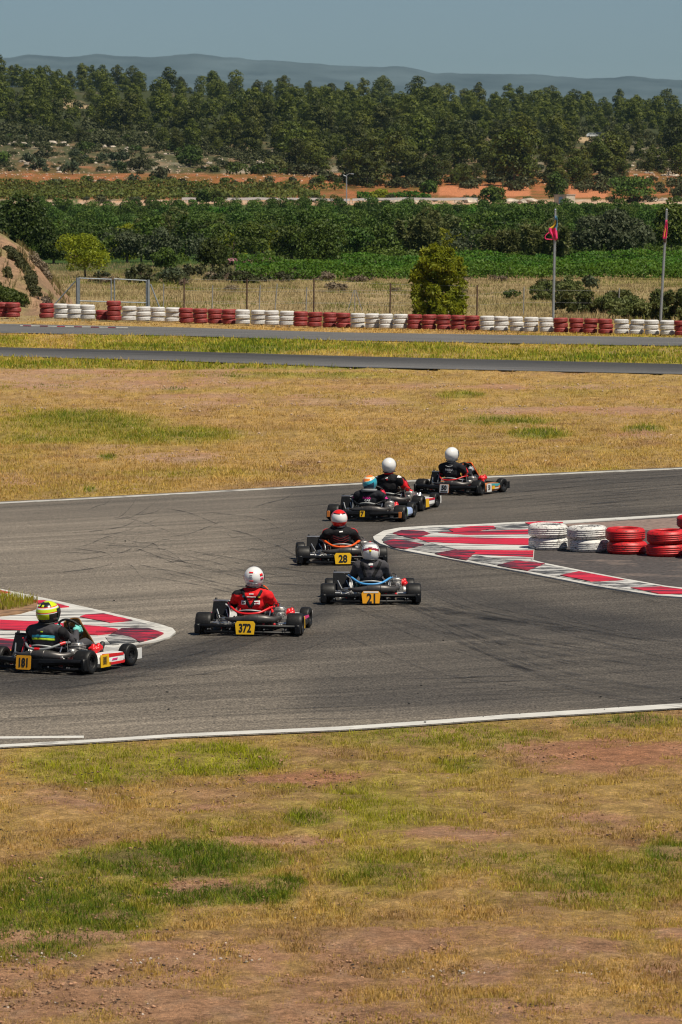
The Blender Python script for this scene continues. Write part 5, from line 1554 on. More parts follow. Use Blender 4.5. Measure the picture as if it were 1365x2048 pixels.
# ================================================================== KARTS AND DRIVERS
M_SLICK = mat('slick_rubber', (.010, .0097, .0097), .50, var=.3, scale=30, dirt=(.032, .030, .029), dirt_amt=.38, dirt_scale=9, spec=.28)
M_PLAST = mat('black_plastic', (.005, .0055, .007), .42, var=.2, scale=12, dirt=(.022, .021, .020), dirt_amt=.12, dirt_scale=12, spec=.22)
M_RIM = mat('dark_rim', (.05, .05, .055), .35, metal=.7, var=.1)
M_ALU = mat('brushed_aluminium', (.46, .46, .47), .35, metal=.9, var=.15, scale=25)
M_CAST = mat('cast_engine_metal', (.34, .33, .32), .45, metal=.6, var=.35, scale=35, dirt=(.05, .05, .05), dirt_amt=.4, dirt_scale=22)
M_PIPE = mat('burnt_exhaust_steel', (.075, .070, .068), .42, metal=.55, var=.3, scale=10, dirt=(.13, .10, .085), dirt_amt=.3, dirt_scale=8)
M_CHROME = mat('bare_steel', (.50, .50, .50), .3, metal=.9, var=.1)
M_BLACK = mat('matt_black', (.012, .012, .013), .6, var=.2)
M_SEAT = mat('seat_shell', (.015, .015, .016), .5, var=.2, spec=.25)
M_SEATRIM = mat('seat_rim_grey', (.38, .40, .40), .45, var=.1)
M_REDP = mat('anodised_red', (.62, .010, .018), .35, var=.12, scale=20)
M_DIGIT = mat('black_digits', (.010, .010, .010), .5, var=0)
M_WHITE = mat('gloss_white', (.62, .62, .61), .3, var=.05)
M_YEL = mat('plate_yellow', (.74, .43, .006), .45, var=.05, scale=5)
M_ORPL = mat('plate_orange_yellow', (.76, .34, .008), .45, var=.05, scale=5)
M_BRONZE = mat('bronze_fairing', (.22, .10, .022), .3, var=.2, scale=4)
M_RADI = mat('radiator_core', (.007, .0075, .009), .55, var=.5, scale=60, spec=.2)
def paint(name, c, r=.35): return mat(name, c, r, var=.08, scale=6)
COLS = {'red': paint('red_paint', (.60, .012, .016)), 'orange': paint('orange_paint', (.78, .10, .012)), 'blue': paint('blue_paint', (.07, .30, .62)), 'white': M_WHITE,
        'grey': paint('grey_paint', (.20, .21, .22)), 'yellow': M_YEL, 'green': paint('lime_paint', (.30, .55, .03)), 'lilac': paint('pale_blue_paint', (.32, .42, .66)),
        'brown': M_BRONZE, 'black': M_PLAST, 'pink': paint('pink_paint', (.70, .03, .20)), 'teal': paint('teal_paint', (.05, .33, .36)), 'silver': M_ALU, 'darkorange': paint('dark_orange', (.50, .16, .03))}

def wheel_meshes(w, r, tag_):
    h = w / 2
    prof = [(r * .50, -h * .80), (r * .56, -h * .92), (r * .74, -h), (r * .90, -h * .95), (r * .97, -h * .82), (r, -h * .60), (r * 1.003, 0), (r, h * .60), (r * .97, h * .82), (r * .90, h * .95), (r * .74, h), (r * .56, h * .92), (r * .50, h * .80)]
    bm = B(); lathe(bm, prof, ALONG_X, 36, close=True); t = bmesh_mesh('tyre', bm, M_SLICK)
    bm = B()
    lathe(bm, [(.02, h * .30), (r * .30, h * .34), (r * .34, h * .55), (r * .50, h * .60), (r * .53, h * .84), (r * .48, h * .84), (r * .46, h * .62), (r * .46, -h * .62), (r * .48, -h * .84), (r * .53, -h * .84), (r * .5, -h * .6), (r * .34, -h * .55), (r * .30, -h * .34), (.02, -h * .3)], ALONG_X, 24)
    for k in range(3):
        a = k * 2.094
        tube(bm, [(h * .28, .038 * math.cos(a), .038 * math.sin(a)), (h * .48, .038 * math.cos(a), .038 * math.sin(a))], .007, 6)
        tube(bm, [(-h * .28, .038 * math.cos(a), .038 * math.sin(a)), (-h * .48, .038 * math.cos(a), .038 * math.sin(a))], .007, 6)
    tube(bm, [(-h * .7, 0, 0), (h * .7, 0, 0)], .017, 8)
    return t, bmesh_mesh('rim', bm, M_RIM)
RW = wheel_meshes(.205, .139, 'rear'); FW = wheel_meshes(.132, .131, 'front')

def plate_text(s, size, parent, M, m=M_DIGIT, bold=.006, xs=.80, ext=.0015, name='number'):
    me = textmesh(s, size, m, ext, bold, xs, name)
    o = link(name, me, parent); o.matrix_local = M
    return o
BACK = Matrix.Rotation(math.pi / 2, 4, 'X')                      # text facing -Y
def SIDE(sx): return Matrix.Rotation(math.pi / 2, 4, 'Z') @ BACK if sx > 0 else Matrix.Rotation(-math.pi / 2, 4, 'Z') @ BACK

def make_kart(c):
    px, py, yaw = c['pose']
    X, Y, _ = G(px, py)
    K = empty('go_kart', (X, Y, .004), (0, 0, -R(yaw) - math.atan2(X, Y) * 0))
    tag(K, c['label'], 'go-kart', 'racing karts on the track')
    # wheels
    for sx in (-1, 1):
        for (t, r), x, y, z, nm in ((RW, .585, 0, .140, 'wheel'), (FW, .555, 1.05, .132, 'wheel')):
            wl = empty(nm, (sx * x, y, z), (0, 0, R(c.get('steer', 0)) if y > .5 else 0), K)
            link('tyre', t, wl); link('rim', r, wl)
    # axle, frame, floor
    bm = B(); tube(bm, [(-.60, 0, .14), (.60, 0, .14)], .022, 10); obj('axle', bm, M_CHROME, K)
    bm = B(); lathe(bm, [(.02, -.006), (.095, -.006), (.095, .006), (.02, .006)], at(-.20, 0, .14, ALONG_X), 20); obj('brake_disc', bm, M_CHROME, K)
    bm = B(); lathe(bm, [(.02, -.004), (.085, -.004), (.085, .004), (.02, .004)], at(.26, 0, .14, ALONG_X), 20); obj('sprocket', bm, M_REDP, K)
    bm = B()
    for sx in (-1, 1):
        tube(bm, smooth_path([(sx * .30, -.14, .07), (sx * .31, .2, .06), (sx * .36, .6, .055), (sx * .33, .9, .06), (sx * .22, 1.28, .06)], 4), .015, 8)
        tube(bm, [(sx * .34, .98, .07), (sx * .50, 1.05, .12)], .014, 8)
        tube(bm, [(sx * .33, .25, .07), (sx * .62, .28, .10), (sx * .62, .82, .10), (sx * .34, .85, .07)], .010, 6)
    tube(bm, [(-.30, -.12, .07), (.30, -.12, .07)], .014, 8); tube(bm, [(-.33, .9, .06), (.33, .9, .06)], .014, 8)
    obj('frame', bm, COLS[c.get('frame', 'black')], K)
    bm = B(); box(bm, (0, .95, .042), (.50, .72, .006)); obj('floor_tray', bm, M_ALU, K)
    # rear bumper
    bm = B()
    if c['bumper'] == 'bars':
        box(bm, (0, -.195, .122), (1.26, .050, .038), bev=.012); box(bm, (0, -.200, .046), (1.12, .050, .034), bev=.012)
        for sx in (-1, 1):
            box(bm, (sx * .640, -.165, .086), (.075, .120, .122), bev=.014)
            box(bm, (sx * .52, -.19, .084), (.035, .035, .07), bev=.006)
            box(bm, (sx * .30, -.185, .084), (.05, .03, .07), bev=.006)
            box(bm, (sx * .15, -.185, .084), (.04, .03, .07), bev=.006)
        box(bm, (0, -.19, .09), (.20, .03, .10), bev=.006)
    else:   # moulded one-piece bumper, deep in the middle
        for sx in (-1, 1):
            tube(bm, smooth_path([(sx * .10, -.20, .13), (sx * .26, -.20, .135), (sx * .46, -.195, .150), (sx * .64, -.15, .150)], 5), [.050 - .0016 * i for i in range(16)], 8)
            tube(bm, smooth_path([(sx * .16, -.195, .075), (sx * .34, -.20, .060), (sx * .52, -.195, .060), (sx * .62, -.15, .075)], 5), .022, 8)
            box(bm, (sx * .655, -.115, .115), (.050, .155, .150), bev=.014)
            box(bm, (sx * .42, -.19, .105), (.035, .030, .09), bev=.006)
        box(bm, (0, -.20, .115), (.34, .075, .155), bev=.028, seg=2)
    obj('rear_bumper', bm, M_PLAST, K)
    for sx in (-1, 1):
        for xx in (.50, .47, .22):
            bm = B(); lathe(bm, [(.001, 0), (.009, 0), (.009, .008), (.001, .008)], at(sx * xx, -.222, .086, Matrix.Rotation(math.pi / 2, 4, 'X')), 8); obj('bolt', bm, M_CHROME, K)
    if 'endcap' in c:
        for sx in (-1, 1):
            bm = B(); box(bm, (sx * .630, -.240, .125), (.055, .012, .105), bev=.004); obj('end_plate', bm, COLS[c['endcap']], K)
    if c.get('redbits', 1):
        bm = B()
        for x in (-.33, .08, .20, .34): box(bm, (x, -.150, .105 + .03 * (x > 0)), (.03, .03, .045), bev=.006)
        obj('bumper_clamps', bm, M_REDP, K)
    # number plate at the back
    w_, h_, z0 = c.get('plate_size', (.258, .168, .105))
    yb = -.232 if c['bumper'] == 'bars' else -.246
    if c['plate'] == 'hex': P2 = [(-.44, -.5), (.44, -.5), (.5, .30), (.40, .5), (-.40, .5), (-.5, .30)]
    else: P2 = [(-.44, -.5), (.44, -.5), (.5, -.42), (.5, .42), (.44, .5), (-.44, .5), (-.5, .42), (-.5, -.42)]
    MP = at(c.get('plate_x', 0), yb, z0, Matrix.Rotation(math.pi / 2 - R(6), 4, 'X'))
    bm = B(); prism(bm, [(x * (w_ + .012), y * (h_ + .012)) for x, y in P2], MP @ at(0, 0, -.006), .010); back = obj('plate_backing', bm, COLS[c.get('plate_edge', 'black')], K, smooth=False)
    bm = B(); prism(bm, [(x * w_, y * h_) for x, y in P2], MP, .008); pl = obj('number_plate', bm, c['plate_mat'], K, smooth=False)
    if c['num']:
        plate_text(c['num'], c.get('num_size', .135), pl, MP @ at(0, c.get('num_dy', -.004), .0095), bold=.0055, xs=c.get('num_xs', .80))
    if c.get('plate_strip'):
        bm = B(); box(bm, (0, 0, 0), (w_ * .78, h_ * .13, .002)); o = obj('plate_band', bm, COLS[c['plate_strip'][0]], pl, smooth=False); o.matrix_local = MP @ at(0, h_ * c['plate_strip'][1], .0095)
    # exhaust: expansion chamber across the back and silencer
    pts = smooth_path([(-.30, -.06, .205), (-.22, -.10, .195), (-.08, -.13, .200), (.06, -.14, .208), (.20, -.13, .205), (.31, -.07, .195), (.37, .03, .215), (.37, .13, .24)], 4)
    rad = np.interp(np.linspace(0, 1, len(pts)), [0, .12, .30, .45, .58, .75, .9, 1], [.018, .028, .050, .064, .060, .043, .030, .024])
    bm = B(); tube(bm, pts, list(rad), 14); ex = obj('exhaust', bm, M_PIPE, K)
    bm = B(); tube(bm, smooth_path([(-.30, -.06, .205), (-.36, -.02, .20), (-.40, .02, .16), (-.40, -.06, .12), (-.30, -.12, .11), (-.14, -.13, .11)], 4), .019, 8); obj('tail_pipe', bm, M_CHROME, K)
    bm = B(); tube(bm, [(-.16, -.13, .11), (-.13, -.13, .11), (.10, -.13, .105), (.13, -.13, .105)], [.022, .038, .038, .02], 12); obj('silencer', bm, M_PIPE, K)
    for k in range(3):
        a = pts[9 + k * 5]; bm = B(); lathe(bm, [(rad[9 + k * 5] + .003, -.004), (rad[9 + k * 5] + .006, 0), (rad[9 + k * 5] + .003, .004)], at(*a, ALONG_X), 14); obj('exhaust_band', bm, M_PIPE, ex)
    # engine, cylinder fins, carburettor
    bm = B(); box(bm, (.355, .22, .145), (.19, .24, .15), bev=.022, seg=2); lathe(bm, [(.001, 0), (.07, 0), (.075, .02), (.06, .05), (.001, .055)], at(.44, .22, .15, ALONG_X), 16); en = obj('engine', bm, M_CAST, K)
    bm = B()
    for k in range(5): box(bm, (.35, .22, .235 + k * .018), (.15, .16, .008), bev=.002)
    box(bm, (.35, .22, .28), (.115, .125, .11), bev=.012); obj('cylinder', bm, M_CAST, en)
    bm = B(); lathe(bm, [(.001, .34), (.055, .335), (.06, .31), (.06, .30)], at(.35, .22, 0), 16); tube(bm, [(.35, .22, .33), (.35, .22, .37)], .012, 8); obj('cylinder_head', bm, M_ALU, en)
    bm = B(); box(bm, (.37, .08, .24), (.07, .10, .07), bev=.015); tube(bm, [(.37, .14, .24), (.37, .0, .25)], .028, 10); obj('carburettor', bm, M_CAST, en)
    bm = B(); tube(bm, smooth_path([(.35, .22, .375), (.30, .15, .40), (.29, .10, .34), (.32, .05, .25)], 4), .006, 6); obj('spark_lead', bm, M_BLACK, en)
    if c.get('airbox', 'red'):
        cx, cy, cz = c.get('airbox_at', (.47, .32, .25))
        bm = B()
        for k, (dx, dy, dz, r_) in enumerate(((0, 0, 0, .040), (.01, .08, .0, .042), (0, .16, .01, .04), (-.03, .05, .035, .034), (.0, .12, .04, .034), (.01, .02, -.05, .04), (-.05, .02, .0, .036), (-.04, .10, -.02, .04))):
            bmesh.ops.create_icosphere(bm, subdivisions=2, radius=r_ * .92, matrix=at(cx + dx, cy + dy, cz + dz - .01))
        ab = obj('intake_cover', bm, COLS[c.get('airbox', 'red')], K)
        md = ab.modifiers.new('merge', 'REMESH'); md.mode = 'VOXEL'; md.voxel_size = .010; md.use_smooth_shade = True
        dg = bpy.context.evaluated_depsgraph_get(); me = bpy.data.meshes.new_from_object(ab.evaluated_get(dg)); ab.modifiers.clear(); ab.data = me
    # radiator on the left
    MR = at(-.405, .20, .275) @ Euler((R(-22), 0, R(-8))).to_matrix().to_4x4()
    bm = B(); box(bm, (0, 0, 0), (.225, .045, .25), bev=.006); rd = obj('radiator', bm, M_RADI, K); rd.matrix_local = MR
    bm = B(); box(bm, (0, 0, .132), (.235, .055, .030), bev=.010); box(bm, (0, 0, -.130), (.235, .055, .024), bev=.008); o = obj('radiator_tank', bm, M_ALU if c.get('radtop', 1) else M_PLAST, rd)
    bm = B(); lathe(bm, [(.001, 0), (.016, 0), (.018, .012), (.014, .028), (.001, .03)], at(-.085, 0, .146), 12); obj('radiator_cap', bm, M_BLACK, rd)
    if c.get('curtain'):
        bm = B(); box(bm, (0, -.028, -.02), (.20, .006, .14)); obj('radiator_blind', bm, COLS[c['curtain']], rd)
    bm = B(); tube(bm, smooth_path([(-.33, .12, .37), (-.27, .06, .33), (-.25, -.02, .24), (-.27, -.03, .15)], 4), .009, 8); tube(bm, smooth_path([(-.48, .24, .16), (-.42, .05, .13), (-.2, -.05, .10), (.1, .05, .10), (.3, .15, .12)], 4), .012, 8)
    obj('coolant_hose', bm, COLS[c.get('hose', 'grey')], K)
    bm = B(); tube(bm, [(-.33, .16, .30), (-.24, -.04, .13)], .009, 6); obj('stay', bm, M_CHROME, K)
    for p_ in ([(-.45, .16, .30), (-.36, -.02, .13)], [(.26, .02, .30), (.24, -.08, .12)]):
        bm = B(); tube(bm, p_, .009, 6); obj('stay', bm, M_CHROME, K)
    # cables and small fittings round the back axle
    q = random.Random(c['num'] or 'x')
    bm = B()
    for k in range(7):
        x = q.uniform(-.4, .4); tube(bm, smooth_path([(x, -.12, .09 + q.uniform(0, .06)), (x + q.uniform(-.1, .1), -.05, .2 + q.uniform(0, .1)), (x + q.uniform(-.15, .15), .1, .18)], 4), .005, 5)
    obj('cables', bm, M_BLACK, K)
    bm = B()
    for k in range(9): box(bm, (q.uniform(-.45, .45), q.uniform(-.13, -.06), q.uniform(.07, .19)), (q.uniform(.02, .05), .03, q.uniform(.02, .04)), (0, q.uniform(-.5, .5), 0), bev=.005)
    obj('axle_fittings', bm, M_CAST, K)
    # seat: bucket shell with a rim
    V = []; Fc = []; na, nt = 30, 7
    def rimz(a): return .292 + .02 * math.cos(a * 2) - .13 * max(0, (abs(a) - 1.75)) ** 1.0
    rim = []
    for i in range(na + 1):
        a = -2.6 + 5.2 * i / na
        for j in range(nt):
            t = j / (nt - 1)
            w2 = .15 + .055 * t; top = rimz(a)
            yb_ = .20 - (.16 + .10 * t * (abs(a) < 1.57)) * math.cos(a) + (.0 if abs(a) < 1.57 else .06 * (1 - t))
            V.append((w2 * math.sin(a) * (1 if abs(a) < 1.57 else 1.0), yb_, .045 + (top - .045) * t))
        rim.append(V[-1])
    for i in range(na):
        for j in range(nt - 1):
            Fc.append((i * nt + j, (i + 1) * nt + j, (i + 1) * nt + j + 1, i * nt + j + 1))
    me = npmesh('seat', V, Fc, [M_SEAT], smooth=True); st = link('seat', me, K); md = st.modifiers.new('thick', 'SOLIDIFY'); md.thickness = .008
    bm = B(); tube(bm, rim[3:-3], .009, 8); obj('seat_rim', bm, M_SEATRIM, st)
    bm = B(); box(bm, (0, .2, .045), (.29, .32, .012), bev=.004); obj('seat_base', bm, M_SEAT, st)
    # coloured tube round the seat back
    hp = c.get('hoop_pts') or [(-.30, .16, .375), (-.25, .05, .345), (-.14, -.075, .285), (0, -.105, .270), (.14, -.075, .285), (.25, .05, .335), (.29, .16, .345)]
    bm = B(); tube(bm, smooth_path(hp, 5), c.get('hoop_r', .015), 10); hoop = obj('seat_hoop', bm, COLS[c['hoop']], K)
    if c.get('hoop_joints'):
        for i in (1, 3, 5):
            bm = B(); p = Vector(hp[i]); d = (Vector(hp[min(6, i + 1)]) - Vector(hp[i - 1])).normalized() * .035; tube(bm, [p - d, p + d], c.get('hoop_r', .015) + .005, 10); obj('hoop_sleeve', bm, COLS[c['hoop_joints']], hoop)
    # side pods
    for sx in (-1, 1):
        V = []; Fc = []
        sec = [(.44, .06), (.60, .05), (.632, .09), (.628, .165), (.600, .195), (.48, .20), (.43, .14)]
        ys = [(.235, .80), (.30, .98), (.55, 1.0), (.80, .98), (.87, .80)]
        for y, s in ys:
            for (x, z) in sec: V.append((sx * (.54 + (x - .54) * s), y, .125 + (z - .125) * s))
        n = len(sec)
        for i in range(len(ys) - 1):
            for k in range(n): Fc.append((i * n + k, i * n + (k + 1) % n, (i + 1) * n + (k + 1) % n, (i + 1) * n + k))
        bm = B(); vs = [bm.verts.new(v) for v in V]
        for f in Fc: bm.faces.new([vs[k] for k in f])
        bm.faces.new(vs[:n]); bm.faces.new(vs[-n:])
        pod = obj('side_pod', bm, COLS[c['pod']], K)
        if 'pod_top' in c:
            bm = B(); prism(bm, [(-.26, .0), (.27, .0), (.25, .03), (-.24, .05)], at(sx * .627, .56, .155, SIDE(sx)) @ at(0, 0, -.001), .006); o = obj('pod_stripe', bm, COLS[c['pod_top']], pod, smooth=False)
        if c.get('pod_plate'):
            pm, txt = c['pod_plate']
            Ms = at(sx * .631, .36, .125, SIDE(sx))
            bm = B(); prism(bm, [(-.085, -.078), (.115, -.078), (.100, .070), (-.095, .070)], Ms, .006); o = obj('side_plate', bm, pm, pod, smooth=False)
            if txt: plate_text(txt, .125, o, Ms @ at(.006, 0, .0075), bold=.005, xs=.66)
        for k, (colr, y, z, w2, h2) in enumerate(c.get('pod_marks', [])):
            bm = B(); prism(bm, [(-w2 / 2, -h2 / 2), (w2 / 2, -h2 / 2), (w2 / 2 + .015, h2 / 2), (-w2 / 2 + .015, h2 / 2)], at(sx * .632, y, z, SIDE(sx)), .004); obj('pod_marking', bm, COLS[colr], pod, smooth=False)
    # nose, front bumper end plates
    bm = B(); V = []
    sec = [(0, .04), (.10, .045), (.17, .08), (.16, .14), (.08, .18), (-.02, .19), (-.06, .10)]
    xs_ = [(-.58, .55), (-.50, .85), (-.25, 1), (0, 1.08), (.25, 1), (.50, .85), (.58, .55)]
    rows_ = [[bm.verts.new((x, 1.22 + y * s - (abs(x) ** 2) * .25, .11 + (z - .11) * s)) for y, z in sec] for x, s in xs_]
    n = len(sec)
    for i in range(len(rows_) - 1):
        for k in range(n): bm.faces.new((rows_[i][k], rows_[i][(k + 1) % n], rows_[i + 1][(k + 1) % n], rows_[i + 1][k]))
    bm.faces.new(rows_[0]); bm.faces.new(rows_[-1])
    obj('nose', bm, COLS[c.get('nose', 'white')], K)
    bm = B()
    for sx in (-1, 1): box(bm, (sx * .60, 1.22, .13), (.012, .16, .13), bev=.004)
    obj('nose_end_plates', bm, COLS[c.get('nose_end', 'white')], K)
    # front fairing and steering
    V = []; Fc = []; nu, nv = 15, 9
    for j in range(nv):
        t = j / (nv - 1); wd = .20 - .085 * t ** 1.4; y0 = 1.02 - .24 * t; z = .20 + .36 * t
        for i in range(nu):
            u = -1 + 2 * i / (nu - 1); V.append((wd * u, y0 - .10 * u * u * (1 - .3 * t), z - .05 * abs(u) ** 2.5 * t))
    for j in range(nv - 1):
        for i in range(nu - 1): Fc.append((j * nu + i, j * nu + i + 1, (j + 1) * nu + i + 1, (j + 1) * nu + i))
    me = npmesh('front_fairing', V, Fc, [COLS[c.get('fairing', 'brown')]], smooth=True); ff = link('front_fairing', me, K); md = ff.modifiers.new('thick', 'SOLIDIFY'); md.thickness = .007
    if c.get('fairing_edge'):
        bm = B(); tube(bm, [V[j * nu + nu - 1] for j in range(nv)], .010, 6); tube(bm, [V[j * nu] for j in range(nv)], .010, 6); tube(bm, [V[(nv - 1) * nu + i] for i in range(nu)], .010, 6); obj('fairing_edge', bm, COLS[c['fairing_edge']], ff)
    MS = at(0, .66, .445) @ Euler((R(-52), 0, 0)).to_matrix().to_4x4()
    bm = B(); lathe(bm, [(.150 + .014 * math.cos(a), .014 * math.sin(a)) for a in (2 * math.pi * k / 8 for k in range(8))], MS, 32, close=True)
    for a in (.3, 2.84, -1.57): tube(bm, [MS @ Vector((0, 0, -.02)), MS @ Vector((.145 * math.cos(a), .145 * math.sin(a), 0))], .010, 6)
    sw = obj('steering_wheel', bm, M_BLACK, K)
    bm = B(); box(bm, (0, .025, .02), (.105, .08, .03), bev=.008); o = obj('lap_timer', bm, M_PLAST, sw); o.matrix_local = MS
    bm = B(); box(bm, (0, .03, .037), (.07, .045, .004)); o = obj('screen', bm, mat('timer_screen', (.10, .14, .13), .2), sw); o.matrix_local = MS
    bm = B(); tube(bm, [(0, .67, .43), (0, .95, .12)], .012, 8); obj('steering_column', bm, M_CHROME, K)
    for sx in (-1, 1):
        bm = B(); tube(bm, [(sx * .13, 1.20, .07), (sx * .13, 1.17, .21)], .008, 6); box(bm, (sx * .13, 1.165, .2), (.06, .01, .04)); obj('pedal', bm, M_CHROME, K)
    # fuel tank between the legs
    bm = B(); box(bm, (0, .78, .14), (.18, .26, .19), bev=.04, seg=2); obj('fuel_tank', bm, mat('tank_plastic', (.55, .52, .45), .4, var=.1), K)
    return K

# ---------------------------------------------------------------- drivers
def capsule(bm, a, b, ra, rb, seg=14):
    a, b = Vector(a), Vector(b); d = (b - a).normalized()
    pts = []; rs_ = []
    for t in (-.95, -.7, -.35): pts.append(a + d * ra * t); rs_.append(ra * math.sqrt(1 - t * t))
    pts.append(a); rs_.append(ra); pts.append((a + b) / 2); rs_.append((ra + rb) / 2); pts.append(b); rs_.append(rb)
    for t in (.35, .7, .95): pts.append(b + d * rb * t); rs_.append(rb * math.sqrt(1 - t * t))
    tube(bm, pts, rs_, seg)
def ellipsoid(bm, c, s, rot=(0, 0, 0)):
    bmesh.ops.create_uvsphere(bm, u_segments=20, v_segments=14, radius=1, matrix=Matrix.Translation(c) @ Euler(rot).to_matrix().to_4x4() @ Matrix.Diagonal((*s, 1)))

def helmet_mesh(fn, mats):
    """full-face helmet; fn(theta, phi, z) -> material index, theta 0 = straight back."""
    nu, nv = 56, 36; V = []; Fc = []; MI = []
    for j in range(nv + 1):
        p = math.pi * j / nv * .80
        for i in range(nu):
            t = 2 * math.pi * i / nu
            r = math.sin(p) if p < 1.62 else math.sin(p) ** .55 * (1 - .10 * (p - 1.62))
            if p < .25: r = math.sin(p)
            fx = .120 * r; fy = .145 * r
            z = .130 * math.cos(p)
            chin = max(0, -math.cos(t)) ** 2
            y = -math.cos(t) * fy * (1.0 + .10 * chin * (p > 1.3))
            zz = z - .030 * chin * max(0, (p - 1.3) / 1.2)
            V.append((math.sin(t) * fx, y, zz))
    for j in range(nv):
        for i in range(nu):
            Fc.append((j * nu + i, (j + 1) * nu + i, (j + 1) * nu + (i + 1) % nu, j * nu + (i + 1) % nu))
            t = (i + .5) / nu * 2 * math.pi; t = t - 2 * math.pi if t > math.pi else t
            zc = .130 * math.cos(math.pi * (j + .5) / nv * .80)
            MI.append(fn(t, zc))
    return npmesh('helmet', V, Fc, mats, smooth=True, midx=MI)

def glove_mesh(m):
    """right hand closed round a bar along local X; fingers curl over +Y side."""
    bm = B()
    ellipsoid(bm, (0, -.030, .012), (.046, .044, .021))
    capsule(bm, (0, -.085, .0), (0, -.045, .008), .028, .033, 10)
    for k, (x, l) in enumerate(((-.033, .86), (-.011, 1.0), (.011, .96), (.033, .78))):
        tube(bm, smooth_path([(x, -.005, .024), (x, .022 * l, .026), (x, .040 * l, .006), (x, .034 * l, -.018), (x, .014 * l, -.026)], 3), [.0105, .0105, .0105, .010, .010, .010, .0095, .0095, .009, .009, .0085, .008, .0075], 8)
    tube(bm, smooth_path([(-.036, -.045, .004), (-.054, -.018, -.008), (-.044, .010, -.022), (-.022, .022, -.028)], 3), [.014, .0135, .013, .0125, .012, .0115, .011, .0105, .010, .0095], 8)
    return bmesh_mesh('glove', bm, m)

